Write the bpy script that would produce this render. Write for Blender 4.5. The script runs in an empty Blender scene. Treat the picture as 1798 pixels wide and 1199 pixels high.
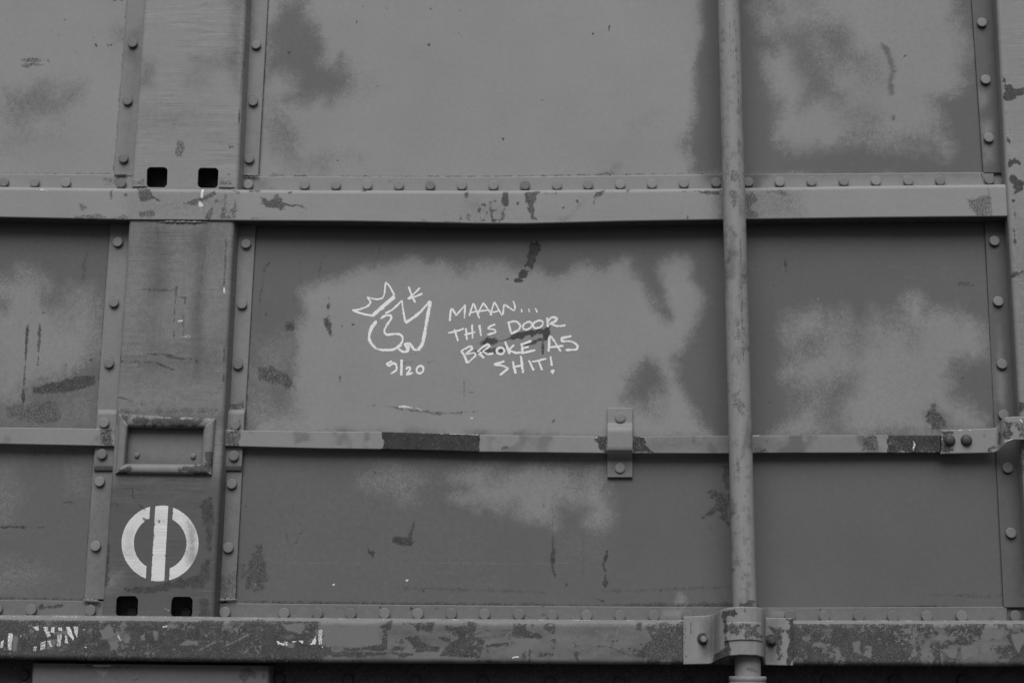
import bpy, math
import numpy as np

# ------------------------------------------------------------------ camera, sky, sun, exposure
scn = bpy.context.scene
D = 4.4                                    # metres from the camera to the door skin
CAM_Z = 1.6
F_PX, W_PX, H_PX = 2497.0, 1798.0, 1199.0
YAW, PITCH, ROLL = -0.03518933, 0.2072743, 0.00995583

def cam_axes():
    cy, sy = math.cos(YAW), math.sin(YAW)
    cp, sp = math.cos(PITCH), math.sin(PITCH)
    fwd = np.array([sy * cp, cy * cp, sp])
    r = np.array([cy, -sy, 0.0])
    u = np.cross(r, fwd)
    cr, sr = math.cos(ROLL), math.sin(ROLL)
    return cr * r + sr * u, -sr * r + cr * u, fwd

R_, U_, F_ = cam_axes()
CAM = np.array([0.0, -D, CAM_Z])
from mathutils import Matrix
camd = bpy.data.cameras.new('camera')
cam = bpy.data.objects.new('camera', camd)
scn.collection.objects.link(cam)
camd.sensor_fit = 'HORIZONTAL'
camd.sensor_width = 36.0
camd.lens = F_PX / W_PX * 36.0
camd.clip_start, camd.clip_end = 0.05, 500.0
m = Matrix.Identity(4)
for i in range(3):
    m[i][0], m[i][1], m[i][2], m[i][3] = R_[i], U_[i], -F_[i], CAM[i]
cam.matrix_world = m
scn.camera = cam

SUN_EL, SUN_AZ = math.radians(52), math.radians(-5)      # azimuth from the wall normal, negative = from the left
world = bpy.data.worlds.new('World')
scn.world = world
world.use_nodes = True
wn = world.node_tree
bg = wn.nodes['Background']
sky = wn.nodes.new('ShaderNodeTexSky')
sky.sky_type = 'NISHITA'
sky.sun_disc = False
sky.sun_elevation = SUN_EL
sky.sun_rotation = math.pi - SUN_AZ
bw = wn.nodes.new('ShaderNodeRGBToBW')                    # a black and white photograph
wn.links.new(sky.outputs[0], bw.inputs[0])
# dark ground below, and trees or rolling stock across the track hiding the lowest sky
wtc = wn.nodes.new('ShaderNodeTexCoord'); wsep = wn.nodes.new('ShaderNodeSeparateXYZ')
wn.links.new(wtc.outputs['Generated'], wsep.inputs[0])
wmr = wn.nodes.new('ShaderNodeMapRange'); wmr.interpolation_type = 'SMOOTHSTEP'
wmr.inputs[1].default_value, wmr.inputs[2].default_value = 0.0, 0.42
wmr.inputs[3].default_value, wmr.inputs[4].default_value = 0.10, 1.0
wn.links.new(wsep.outputs[2], wmr.inputs[0])
wmul = wn.nodes.new('ShaderNodeMath'); wmul.operation = 'MULTIPLY'
wn.links.new(bw.outputs[0], wmul.inputs[0]); wn.links.new(wmr.outputs[0], wmul.inputs[1])
winv = wn.nodes.new('ShaderNodeMath'); winv.operation = 'SUBTRACT'; winv.inputs[0].default_value = 1.0
wn.links.new(wmr.outputs[0], winv.inputs[1])
wadd = wn.nodes.new('ShaderNodeMath'); wadd.operation = 'MULTIPLY_ADD'; wadd.inputs[1].default_value = 0.7    # light the ground sends back
wn.links.new(winv.outputs[0], wadd.inputs[0]); wn.links.new(wmul.outputs[0], wadd.inputs[2])
wn.links.new(wadd.outputs[0], bg.inputs[0])
bg.inputs[1].default_value = 0.05
sund = bpy.data.lights.new('sun', 'SUN')
sund.energy = 1.5
sund.angle = math.radians(46)                             # overcast: very soft
sun = bpy.data.objects.new('sun', sund)
scn.collection.objects.link(sun)
to_sun = np.array([math.sin(SUN_AZ) * math.cos(SUN_EL), -math.cos(SUN_AZ) * math.cos(SUN_EL), math.sin(SUN_EL)])
from mathutils import Vector
sun.rotation_euler = Vector(to_sun).to_track_quat('Z', 'Y').to_euler()
sun.location = (0, -6, 8)
scn.view_settings.view_transform = 'Standard'
scn.view_settings.look = 'None'
scn.view_settings.exposure = 0.75
scn.view_settings.gamma = 1.0
scn.view_settings.use_curve_mapping = False

# ------------------------------------------------------------------ measuring: photo points onto planes at a known depth
def P(px, py, d=0.0):
    """world point on the plane standing d metres in front of the door skin"""
    px = np.asarray(px, float); py = np.asarray(py, float); d = np.asarray(d, float)
    px, py, d = np.broadcast_arrays(px, py, d)
    v = F_[None] * F_PX + R_[None] * (px.ravel()[:, None] - W_PX / 2) - U_[None] * (py.ravel()[:, None] - H_PX / 2)
    t = (D - d.ravel()) / v[:, 1]
    out = CAM[None] + v * t[:, None]
    return out.reshape(px.shape + (3,))

def proj(p):
    q = p - CAM
    z = q @ F_
    return (q @ R_) / z * F_PX + W_PX / 2, -(q @ U_) / z * F_PX + H_PX / 2

# ------------------------------------------------------------------ noise and stain fields (baked to point attributes)
def vnoise(x, y, seed):
    xi = np.floor(x).astype(np.int64); yi = np.floor(y).astype(np.int64)
    fx = x - xi; fy = y - yi
    fx = fx * fx * (3 - 2 * fx); fy = fy * fy * (3 - 2 * fy)
    def h(a, b):
        n = (a * 374761393 + b * 668265263 + seed * 974634777) & 0xFFFFFFFF
        n = ((n ^ (n >> 13)) * 1274126177) & 0xFFFFFFFF
        n = (n ^ (n >> 16)) & 0xFFFFFF
        return n / float(0xFFFFFF) * 2 - 1
    a = h(xi, yi); b = h(xi + 1, yi); c = h(xi, yi + 1); d = h(xi + 1, yi + 1)
    return (a * (1 - fx) + b * fx) * (1 - fy) + (c * (1 - fx) + d * fx) * fy

def fbm(x, y, scale, seed=1, octv=4, ax=1.0, ay=1.0):
    s = 0; amp = 0.55; f = 1.0 / scale
    for o in range(octv):
        s = s + amp * vnoise(x * f * ax + 17.3 * o, y * f * ay - 9.1 * o, seed + 31 * o)
        amp *= 0.55; f *= 2.03
    return s

def sstep(a, b, x):
    t = np.clip((x - a) / (b - a), 0, 1)
    return t * t * (3 - 2 * t)

def sd_poly(x, y, poly):
    d = np.full(x.shape, 1e18); inside = np.zeros(x.shape, bool)
    n = len(poly)
    for i in range(n):
        ax, ay = poly[i]; bx, by = poly[(i + 1) % n]
        ex, ey = bx - ax, by - ay
        l2 = ex * ex + ey * ey + 1e-12
        t = np.clip(((x - ax) * ex + (y - ay) * ey) / l2, 0, 1)
        d = np.minimum(d, (x - ax - t * ex) ** 2 + (y - ay - t * ey) ** 2)
        if ay != by:
            c = ((ay > y) != (by > y)) & (x < (bx - ax) * (y - ay) / (by - ay) + ax)
            inside ^= c
    d = np.sqrt(d)
    return np.where(inside, -d, d)

def sd_line(x, y, pts):
    d = np.full(x.shape, 1e9)
    for i in range(len(pts) - 1):
        ax, ay, ra = pts[i]; bx, by, rb = pts[i + 1]
        ex, ey = bx - ax, by - ay
        l2 = ex * ex + ey * ey + 1e-12
        t = np.clip(((x - ax) * ex + (y - ay) * ey) / l2, 0, 1)
        d = np.minimum(d, np.hypot(x - ax - t * ex, y - ay - t * ey) - (ra + t * (rb - ra)))
    return d

def cr(ox, oy, s, pts):
    return [(ox + a[0] / s, oy + a[1] / s) + tuple(v / s for v in a[2:]) for a in pts]

class Stain:
    """list of marks; ch: light | rust | white, op max / sub"""
    def __init__(self, light=1.0, rust=0.0, white=0.0):
        self.base = dict(light=light, rust=rust, white=white); self.ops = []; self.fn = None
    def poly(self, ch, pts, soft=2.0, amp=3.0, k=1.0, op='max', scale=None, seed=1):
        self.ops.append(('p', ch, pts, soft, amp, k, op, scale, seed)); return self
    def line(self, ch, pts, soft=1.5, amp=2.0, k=1.0, op='max', scale=None, seed=1):
        self.ops.append(('l', ch, pts, soft, amp, k, op, scale, seed)); return self
    def L(self, pts, soft=16, amp=18, k=1.0, seed=1): return self.poly('light', pts, soft * 2.1, amp * 1.15, k, 'max', 38, seed)
    def Dk(self, pts, soft=16, amp=16, k=1.0, seed=2): return self.poly('light', pts, soft * 2.1, amp * 1.15, k, 'sub', 38, seed)
    def R(self, pts, soft=1.6, amp=4.0, k=1.0, seed=3): return self.poly('rust', pts, soft, amp, k, 'max', 9, seed)
    def eval(self, x, y):
        out = {c: np.full(x.shape, v) for c, v in self.base.items()}
        for i, (kind, ch, pts, soft, amp, k, op, scale, seed) in enumerate(self.ops):
            a = np.array([p[:2] for p in pts]); r = max([p[2] for p in pts]) if kind == 'l' else 0
            pad = soft + amp + r + 2
            sel = (x > a[:, 0].min() - pad) & (x < a[:, 0].max() + pad) & (y > a[:, 1].min() - pad) & (y < a[:, 1].max() + pad)
            if not sel.any(): continue
            xs, ys = x[sel], y[sel]
            s = sd_poly(xs, ys, pts) if kind == 'p' else sd_line(xs, ys, pts)
            if amp: s = s + amp * fbm(xs, ys, scale or 8, seed * 13 + i, 4)
            v = k * sstep(soft, -soft, s)
            cur = out[ch][sel]
            if op == 'max': cur = np.maximum(cur, v)
            elif op == 'sub': cur = cur * (1 - v)
            out[ch][sel] = cur
        if self.fn: self.fn(x, y, out)
        return out

# ------------------------------------------------------------------ mesh helpers
BASE = np.array([0.0, 0.0, 0.0])
def mesh_from(name, V, Fq, attrs=None, mats=(), smooth=True, base=None):
    """V (n,3) world, Fq (m,4) or (m,3) index array"""
    V = np.asarray(V, float) - (BASE if base is None else base)
    Fq = np.asarray(Fq, np.int32)
    me = bpy.data.meshes.new(name)
    me.vertices.add(len(V)); me.vertices.foreach_set('co', V.astype(np.float32).ravel())
    k = Fq.shape[1]
    me.loops.add(Fq.size); me.loops.foreach_set('vertex_index', Fq.ravel())
    me.polygons.add(len(Fq))
    me.polygons.foreach_set('loop_start', np.arange(0, Fq.size, k, dtype=np.int32))
    me.polygons.foreach_set('loop_total', np.full(len(Fq), k, np.int32))
    me.polygons.foreach_set('use_smooth', np.full(len(Fq), smooth))
    me.update(calc_edges=True)
    for n, v in (attrs or {}).items():
        at = me.attributes.new('a_' + n, 'FLOAT', 'POINT')
        at.data.foreach_set('value', np.asarray(v, np.float32).ravel())
    for mm in mats: me.materials.append(mm)
    me.validate()
    return me

def link(name, me, parent=None, label=None):
    o = bpy.data.objects.new(name, me)
    scn.collection.objects.link(o)
    if parent is not None: o.parent = parent
    if label: o['label'] = label
    return o

def grid_faces(n, m, closed=False):
    i, j = np.meshgrid(np.arange(n - 1), np.arange(m if closed else m - 1), indexing='ij')
    j2 = (j + 1) % m
    return np.stack([i * m + j, i * m + j2, (i + 1) * m + j2, (i + 1) * m + j], -1).reshape(-1, 4)

def orient(V, Fq, toward):
    a, b, c = V[Fq[:, 0]], V[Fq[:, 1]], V[Fq[:, 2]]
    n = np.cross(b - a, c - a)
    s = (n * (toward - (a + c) / 2)).sum()
    return Fq[:, ::-1] if s < 0 else Fq

def sheet(name, G, stain, mat, parent, holes=(), label=None, solid=0.0, closed=False, toward=None, smooth=True, shade_rows=()):
    """G (n,m,3) grid of world points, seen from the front"""
    n, mm = G.shape[:2]
    V = G.reshape(-1, 3).copy()
    Fq = grid_faces(n, mm, closed)
    Fq = orient(V, Fq, CAM if toward is None else toward)
    x, y = proj(V)
    extraV, extraF = [], []
    for (pts, rad, depth) in holes:                 # rounded openings with real walls
        c = np.array(pts)
        s = sd_poly(x, y, inset(pts, rad)) - rad
        near = (np.abs(s) < 1.0)
        if near.any():
            e = 0.05
            gx = (sd_poly(x[near] + e, y[near], inset(pts, rad)) - sd_poly(x[near] - e, y[near], inset(pts, rad))) / (2 * e)
            gy = (sd_poly(x[near], y[near] + e, inset(pts, rad)) - sd_poly(x[near], y[near] - e, inset(pts, rad))) / (2 * e)
            nx, ny = x[near] - s[near] * gx, y[near] - s[near] * gy
            V[near] = P(nx, ny, -V[near][:, 1]); x[near], y[near] = nx, ny
            s[near] = 0
        kill = (s[Fq] <= 1e-6).all(1)
        Fk = Fq[kill]; Fq = Fq[~kill]
        ed = {}
        for f in Fk:
            for a, b in zip(f, np.roll(f, -1)):
                key = (min(a, b), max(a, b)); ed.setdefault(key, []).append((a, b))
        for key, l in ed.items():
            if len(l) == 1:
                a, b = l[0]
                k0 = len(V) + len(extraV)
                pa, pb = V[a].copy(), V[b].copy()
                qa, qb = pa.copy(), pb.copy(); qa[1] += depth; qb[1] += depth
                extraV += [pa, pb, qb, qa]; extraF.append([k0, k0 + 1, k0 + 2, k0 + 3])
    if extraV:
        V = np.vstack([V, np.array(extraV)]); Fq = np.vstack([Fq, np.array(extraF)])
        x, y = proj(V)
    used = np.zeros(len(V), bool); used[Fq.ravel()] = True
    idx = np.cumsum(used) - 1
    V = V[used]; Fq = idx[Fq]; x, y = x[used], y[used]
    at = stain.eval(x, y)
    if len(shade_rows):
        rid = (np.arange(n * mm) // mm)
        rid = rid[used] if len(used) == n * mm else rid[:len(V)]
        at['rust'] = np.where(np.isin(rid, shade_rows), 1.0, at['rust'])  # these rows get shade as colour, through the rust channel
    me = mesh_from(name, V, Fq, at, [mat], smooth)
    o = link(name, me, parent, label)
    if solid:
        md = o.modifiers.new('solid', 'SOLIDIFY'); md.thickness = solid; md.offset = -1; md.use_even_offset = False
    return o

def inset(pts, r):
    """shrink a convex quad by r"""
    pts = [np.array(p, float) for p in pts]; n = len(pts); out = []
    c = sum(pts) / n
    for i in range(n):
        p0, p1, p2 = pts[i - 1], pts[i], pts[(i + 1) % n]
        e1 = (p1 - p0) / np.linalg.norm(p1 - p0); e2 = (p2 - p1) / np.linalg.norm(p2 - p1)
        n1 = np.array([-e1[1], e1[0]]); n2 = np.array([-e2[1], e2[0]])
        if n1 @ (c - p1) < 0: n1 = -n1
        if n2 @ (c - p1) < 0: n2 = -n2
        A = np.array([n1, n2]); b = np.array([n1 @ p1 + r, n2 @ p1 + r])
        out.append(tuple(np.linalg.solve(A, b)))
    return out

STEP = 0.0029
def lines(a, b, step=STEP, extra=()):
    n = max(2, int(round((b - a) / step)) + 1)
    v = np.linspace(a, b, n)
    if len(extra): v = np.unique(np.concatenate([extra, v]))
    return v

def ip(pts, v):
    p = np.array(pts, float); return np.interp(v, p[:, 0], p[:, 1])

def ipx(pts, v):
    """interpolation with straight extrapolation"""
    p = np.array(pts, float); x, y = p[:, 0], p[:, 1]
    r = np.interp(v, x, y)
    r = np.where(v < x[0], y[0] + (v - x[0]) * (y[1] - y[0]) / (x[1] - x[0]), r)
    return np.where(v > x[-1], y[-1] + (v - x[-1]) * (y[-1] - y[-2]) / (x[-1] - x[-2]), r)

def wavy(x, z):
    return 0.0030 * np.sin(3.1 * x + 0.7) * np.sin(4.3 * z + 1.1) + 0.0018 * np.sin(7.3 * x + 2.0 * z) * np.sin(6.1 * z - x)

def dome(r, h, seg=28, prof=None, flat=False):
    prof = prof or [(1.0, 0.0), (1.0, 0.45), (0.97, 0.62), (0.90, 0.76), (0.78, 0.87), (0.55, 0.96), (0.28, 1.0)]
    th = np.linspace(0, 2 * np.pi, seg, endpoint=False)
    V = [[r * a * math.cos(t), -h * b, r * a * math.sin(t)] for a, b in prof for t in th]
    F = [tuple(f) for f in grid_faces(len(prof), seg, True)]
    V.append([0, -h, 0]); c = len(V) - 1
    k = (len(prof) - 1) * seg
    T = [(k + j, k + (j + 1) % seg, c) for j in range(seg)]
    me = bpy.data.meshes.new('dome')
    me.from_pydata(V, [], F + T); me.update()
    import bmesh
    bm = bmesh.new(); bm.from_mesh(me); bmesh.ops.recalc_face_normals(bm, faces=bm.faces); bm.to_mesh(me); bm.free()
    me.polygons.foreach_set('use_smooth', np.full(len(me.polygons), not flat))
    return me

# ------------------------------------------------------------------ materials
def paint(name, dark=0.135, light=0.29, rust=0.07, white=0.72, streak=None, streak_k=0.0, grain=0.8, rough=0.55,
          rust_grain=0.72, use_attr=True, const_light=1.0, per_object=0.0, mottled=0.10):
    mat = bpy.data.materials.new(name); mat.use_nodes = True
    nt = mat.node_tree; N = nt.nodes; Lk = nt.links
    b = N['Principled BSDF']
    tc = N.new('ShaderNodeTexCoord')
    def noise(scale, detail=3.0, r=0.6, vec=None):
        n = N.new('ShaderNodeTexNoise'); n.inputs['Scale'].default_value = scale
        n.inputs['Detail'].default_value = detail; n.inputs['Roughness'].default_value = r
        Lk.new(vec or tc.outputs['Object'], n.inputs['Vector']); return n.outputs['Fac']
    def math_(op, a, c, d=None):
        n = N.new('ShaderNodeMath'); n.operation = op
        for k, v in enumerate((a, c, d)):
            if v is None: continue
            if isinstance(v, (int, float)): n.inputs[k].default_value = v
            else: Lk.new(v, n.inputs[k])
        return n.outputs[0]
    def ss(v, lo, hi):
        n = N.new('ShaderNodeMapRange'); n.interpolation_type = 'SMOOTHSTEP'
        Lk.new(v, n.inputs[0]); n.inputs[1].default_value = lo; n.inputs[2].default_value = hi
        return n.outputs[0]
    def attr(a):
        n = N.new('ShaderNodeAttribute'); n.attribute_name = 'a_' + a; return n.outputs['Fac']
    def mix(f, a, c):
        n = N.new('ShaderNodeMix'); n.data_type = 'FLOAT'
        Lk.new(f, n.inputs[0])
        for k, v in ((2, a), (3, c)):
            if isinstance(v, (int, float)): n.inputs[k].default_value = v
            else: Lk.new(v, n.inputs[k])
        return n.outputs[0]
    def stretch(sx, sy, sz):
        n = N.new('ShaderNodeMapping'); n.inputs['Scale'].default_value = (sx, sy, sz)
        Lk.new(tc.outputs['Object'], n.inputs['Vector']); return n.outputs[0]
    fine = noise(310, 2, 0.75)
    mid = noise(60, 4, 0.6)
    big = noise(5, 4, 0.55)
    if use_attr:
        at_l = attr('light')
        edge = math_('MULTIPLY', math_('MULTIPLY', at_l, math_('SUBTRACT', 1.0, at_l)), 4.0)      # strongest halfway
        edge = math_('MULTIPLY_ADD', edge, 0.85, 0.15)
        la = math_('MULTIPLY_ADD', math_('MULTIPLY', math_('SUBTRACT', fine, 0.5), edge), grain * 1.9, at_l)
        la = math_('MULTIPLY_ADD', math_('MULTIPLY', math_('SUBTRACT', mid, 0.5), edge), grain * 0.6, la)
        lf = ss(la, 0.02, 0.98)
        col = mix(lf, dark, light)
    else:
        v = N.new('ShaderNodeValue'); v.outputs[0].default_value = dark + (light - dark) * const_light
        col = v.outputs[0]
    # worn and dusty unevenness of the paint itself
    col = math_('MULTIPLY', col, math_('MULTIPLY_ADD', math_('SUBTRACT', big, 0.5), mottled * 2, 1.0))
    col = math_('MULTIPLY', col, math_('MULTIPLY_ADD', math_('SUBTRACT', mid, 0.5), mottled * 1.6, 1.0))
    col = math_('MULTIPLY', col, math_('MULTIPLY_ADD', math_('SUBTRACT', noise(300, 2, 0.8), 0.5), 0.34, 1.0))
    if streak:
        sv = stretch(*( (9, 9, 200) if streak == 'h' else (200, 200, 6)))
        sn = noise(1.0, 4, 0.7, sv)
        sm = math_('MULTIPLY', math_('SUBTRACT', sn, 0.5), ss(noise(9, 3, 0.6), 0.34, 0.66))       # rubbed here, not there
        col = math_('MULTIPLY', col, math_('MULTIPLY_ADD', sm, streak_k * 1.3, 1.0))
    if per_object:
        oi = N.new('ShaderNodeObjectInfo')
        col = math_('MULTIPLY', col, math_('MULTIPLY_ADD', math_('SUBTRACT', oi.outputs['Random'], 0.5), per_object, 1.0))
    bumpv = math_('MULTIPLY', fine, 0.15)
    rgh = None
    if use_attr:
        at_r = attr('rust')
        on = N.new('ShaderNodeMath'); on.operation = 'MULTIPLY'; on.use_clamp = True
        Lk.new(at_r, on.inputs[0]); on.inputs[1].default_value = 4.0
        ra = math_('MULTIPLY_ADD', math_('MULTIPLY', math_('SUBTRACT', noise(230, 4, 0.75), 0.5), on.outputs[0]), rust_grain * 3.0, math_('MULTIPLY', at_r, 0.92))
        rf = math_('MULTIPLY', ss(ra, 0.18, 0.82), 0.94)
        rc = math_('MULTIPLY', math_('MULTIPLY_ADD', math_('SUBTRACT', noise(38, 5, 0.75), 0.5), 2.2, 1.0), rust)
        rc = math_('MULTIPLY', rc, math_('MULTIPLY_ADD', math_('SUBTRACT', noise(280, 3, 0.8), 0.5), 2.0, 1.0))
        rc = math_('MAXIMUM', rc, 0.012)
        col = mix(rf, col, rc)
        wa = math_('MULTIPLY_ADD', math_('SUBTRACT', noise(330, 3, 0.7), 0.5), 0.8, attr('white'))
        wf = ss(wa, 0.42, 0.6)
        col = mix(wf, col, white)
        bumpv = math_('MULTIPLY_ADD', rf, math_('MULTIPLY_ADD', noise(220, 3, 0.7), 1.6, -1.2), bumpv)
        rgh = math_('MULTIPLY_ADD', rf, 0.25, rough)
    else:
        rv = ss(noise(35, 4, 0.7), 0.60, 0.72)
        col = mix(math_('MULTIPLY', rv, 0.6), col, rust)
    cc = N.new('ShaderNodeCombineColor')
    for k in range(3): Lk.new(col, cc.inputs[k])
    Lk.new(cc.outputs[0], b.inputs['Base Color'])
    if rgh is not None: Lk.new(rgh, b.inputs['Roughness'])
    else: b.inputs['Roughness'].default_value = rough
    b.inputs['Specular IOR Level'].default_value = 0.25
    bp = N.new('ShaderNodeBump'); bp.inputs['Strength'].default_value = 0.35; bp.inputs['Distance'].default_value = 0.0012
    Lk.new(bumpv, bp.inputs['Height']); Lk.new(bp.outputs[0], b.inputs['Normal'])
    return mat

M_PANEL = paint('faded_door_paint', rust=0.055)
M_POST = paint('rubbed_post_paint', dark=0.115, light=0.29, streak='h', streak_k=1.05, grain=0.45)
M_SIDEPOST = paint('scraped_post_paint', dark=0.13, light=0.29, rust=0.055, streak='h', streak_k=0.6, grain=0.5)
M_FLANGE = paint('flange_paint', dark=0.125, light=0.27, grain=0.35, rust=0.06)
M_BEAM = paint('beam_paint', dark=0.135, light=0.30, rust=0.075, streak='h', streak_k=0.15)
M_RAIL = paint('chipped_rail_paint', dark=0.125, light=0.20, rust=0.062, rust_grain=1.35, grain=0.5)
M_BAR = paint('bar_paint', dark=0.15, light=0.28, rust=0.032, grain=0.3)
M_PIPE = paint('pipe_paint', dark=0.13, light=0.29, rust=0.045, streak='v', streak_k=0.3, rust_grain=0.7, grain=0.5)
M_RIVET = paint('rivet_paint', use_attr=False, dark=0.13, light=0.25, const_light=0.75, per_object=0.5)
M_RIVETLOW = paint('lower_rivet_paint', use_attr=False, dark=0.13, light=0.25, const_light=0.45, per_object=0.35)
M_RIVETDARK = paint('shaded_rivet_paint', use_attr=False, dark=0.03, light=0.06, const_light=0.3)  # darkened copy of the rivet paint, for heads sitting in shade
M_BOLT = paint('rusty_bolt_steel', use_attr=False, dark=0.05, light=0.12, const_light=0.3, rough=0.5, mottled=0.4)
M_BOLTBRIGHT = paint('bare_bolt_steel', use_attr=False, dark=0.1, light=0.5, const_light=0.35, rough=0.4)

def chalk_mat():
    mat = bpy.data.materials.new('white_chalk'); mat.use_nodes = True
    nt = mat.node_tree; b = nt.nodes['Principled BSDF']
    tc = nt.nodes.new('ShaderNodeTexCoord')
    n = nt.nodes.new('ShaderNodeTexNoise'); n.inputs['Scale'].default_value = 380; n.inputs['Detail'].default_value = 2
    n.inputs['Roughness'].default_value = 0.8
    nt.links.new(tc.outputs['Object'], n.inputs['Vector'])
    at = nt.nodes.new('ShaderNodeAttribute'); at.attribute_name = 'a_cover'
    ad = nt.nodes.new('ShaderNodeMath'); ad.operation = 'MULTIPLY_ADD'; ad.inputs[1].default_value = 1.9
    nt.links.new(n.outputs['Fac'], ad.inputs[0]); nt.links.new(at.outputs['Fac'], ad.inputs[2])
    r = nt.nodes.new('ShaderNodeMapRange'); r.inputs[1].default_value = 1.18; r.inputs[2].default_value = 1.42
    nt.links.new(ad.outputs[0], r.inputs[0])
    nt.links.new(r.outputs[0], b.inputs['Alpha'])
    b.inputs['Base Color'].default_value = (0.93, 0.93, 0.93, 1)
    b.inputs['Roughness'].default_value = 0.9
    b.inputs['Specular IOR Level'].default_value = 0.1
    return mat
M_CHALK = chalk_mat()

# ------------------------------------------------------------------ things
def empty(name, base, label, cat):
    o = bpy.data.objects.new(name, None); scn.collection.objects.link(o)
    o.location = tuple(base); o['label'] = label; o['category'] = cat; o['kind'] = 'thing'
    return o

DOOR_BASE = P(899, 1330, 0.0)
BASE = DOOR_BASE
door = empty('boxcar_door', DOOR_BASE, 'riveted grey steel boxcar door with white chalk writing and a white split ring emblem', 'boxcar door')

def rivet_row(name, pts, d, parent, me, base):
    first = None
    for (px, py) in pts:
        if first is None:
            o = first = link(name, me, parent)
        else:
            o = first.copy(); scn.collection.objects.link(o); o.parent = parent
        o.location = tuple(P(px, py, d) - base)
        o.rotation_euler = (0.03 * math.sin(px), 1.7 * px, 0.03 * math.cos(py))

FLATHEAD = [(1.0, 0.0), (1.0, 0.62), (0.96, 0.84), (0.88, 0.95), (0.5, 1.0)]
RIV = dome(0.0158, 0.0048, 30, FLATHEAD, True); RIV.materials.append(M_RIVET); RIV.name = 'rivet'
RIVL = dome(0.0166, 0.0052, 30, FLATHEAD, True); RIVL.materials.append(M_RIVETLOW); RIVL.name = 'rivet_low'
RIVD = dome(0.0166, 0.0088, 30, FLATHEAD, True); RIVD.materials.append(M_RIVETDARK)

# ---- panel stains -------------------------------------------------
def seam_line(st, pts, w=1.2, k=0.8):  # thin dark line along a plate seam
    st.line('rust', [(a, b, w) for a, b in pts], 1.5, 1.5, k)

def specks(st, pts):
    for (x, y, r) in pts: st.line('rust', [(x, y, r), (x + 0.5, y + r * 0.6, r * 0.7)], 1.2, 1.5, 0.9)

up = Stain(1.0)
c2 = lambda *p: cr(440, 0, 3.633, p)
c3 = lambda *p: cr(860, 0, 3.633, p)
c4 = lambda *p: cr(1280, 0, 3.471, p)
up.Dk(c2((100,180),(200,40),(330,20),(350,110),(430,170),(410,230),(465,290),(465,380),(530,410),(580,360),(650,500),(660,560),(600,620),(520,680),(430,640),(300,650),(240,640),(280,580),(250,510),(180,480),(95,510)), 13, 14, .9)
up.Dk(c2((90,600),(200,640),(240,740),(330,800),(330,1000),(410,1060),(300,1070),(240,1040),(150,960),(90,780)), 20, 16, .6)
up.Dk(c2((690,450),(830,440),(850,560),(740,640),(660,600)), 22, 14, .3)
up.Dk(c2((420,980),(650,960),(720,980),(720,1020),(560,1050),(420,1040)), 12, 14, .35)
up.Dk(c2((30,0),(110,0),(60,1110),(30,1110)), 4, 3, .35)
up.Dk(c3((1345,-1300),(1340,60),(1348,200),(1330,300),(1305,450),(1297,600),(1310,700),(1285,800),(1270,900),(1265,960),(1280,1020),(1265,1100),(1330,1130),(3190,1130),(3190,-1300)), 7, 8, .95)
up.Dk(c3((1260,820),(1200,880),(1190,940),(1260,1030),(1290,900)), 10, 9, .6)
up.Dk(c3((1000,700),(1090,700),(1080,740),(960,830),(900,850),(890,820)), 12, 8, .22)
up.Dk(c3((820,1020),(850,1050),(790,1110),(690,1120),(760,1080)), 6, 5, .5)
up.L(c4((250,-40),(380,-420),(560,-700),(1200,-640),(1340,-40),(1390,60),(1440,120),(1450,330),(1410,400),(1415,490),(1330,570),(1240,600),(1300,680),(1310,800),(1330,920),(1050,910),(900,930),(700,900),(550,880),(330,900),(270,850),(260,740),(290,640),(230,560),(200,420),(215,340),(290,330),(310,260),(180,160),(140,60)), 15, 16, .86, 5)
up.Dk(c4((235,-20),(320,60),(345,170),(420,170),(500,180),(530,290),(610,430),(640,540),(700,570),(690,630),(600,610),(520,610),(430,680),(440,500),(385,360),(320,260),(270,130)), 14, 12, .72)
up.Dk(c4((560,170),(700,130),(745,220),(740,320),(775,350),(700,430),(640,430),(600,350),(555,260)), 14, 12, .72)
up.Dk(c4((760,340),(900,350),(930,470),(800,530),(760,470)), 18, 14, .35)
up.Dk(c4((640,660),(840,630),(900,720),(820,760),(700,740)), 14, 12, .5)
up.Dk(c4((380,-20),(560,-20),(600,90),(480,110),(400,60)), 14, 12, .4)
up.Dk(c4((1010,830),(1180,820),(1250,880),(1100,900)), 14, 12, .5)
up.Dk(c4((700,790),(880,780),(940,860),(900,900),(740,880)), 14, 12, .45)
up.line('light', c4((935,270,6),(960,310,18),(985,370,24),(1000,430,12),(985,500,14),(990,570,16)), 6, 5, .85, 'sub', 14)
up.line('rust', c4((1003,715,16),(1000,725,12)), 4, 4, .55)
up.line('rust', c4((1010,400,3),(1022,460,3)), 1.5, 2, .6)
up.line('rust', c4((1060,350,2),(1078,340,4)), 1.5, 1, .8)
specks(up, [(1436,32,1.2),(1423,183,1),(753,79,2.6),(805,58,1.2),(808,64,.8),(883,244,2.6),(626,40,1.2),(679,15,1.5),(637,11,1),(756,16,1.6),(808,19,1.2),(1041,60,1.6),(1070,48,1.4),(1069,53,1.2),(564,21,1),(593,282,1.2),(483,92,1.6),(506,93,1.6),(509,92,1.4),(663,152,1),(690,128,1),(952,176,.8),(1233,306,1.8),(865,303,1)])
up.line('rust', [(625,41,1.3),(627,36,.8)], 1, .5, .8)
up.line('rust', [(1069,54,1.6),(1070,47,2)], 1, 1, .8)
up.line('rust', [(470,309.5,1.2),(560,309.6,.6),(655,310,.8),(700,310.2,1.0),(800,310.5,1.0),(860,310,.5),(900,309.5,1.1),(1000,308,.8),(1080,306.8,1.0),(1200,305,.5)], 1.8, 2.2, .75)
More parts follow.
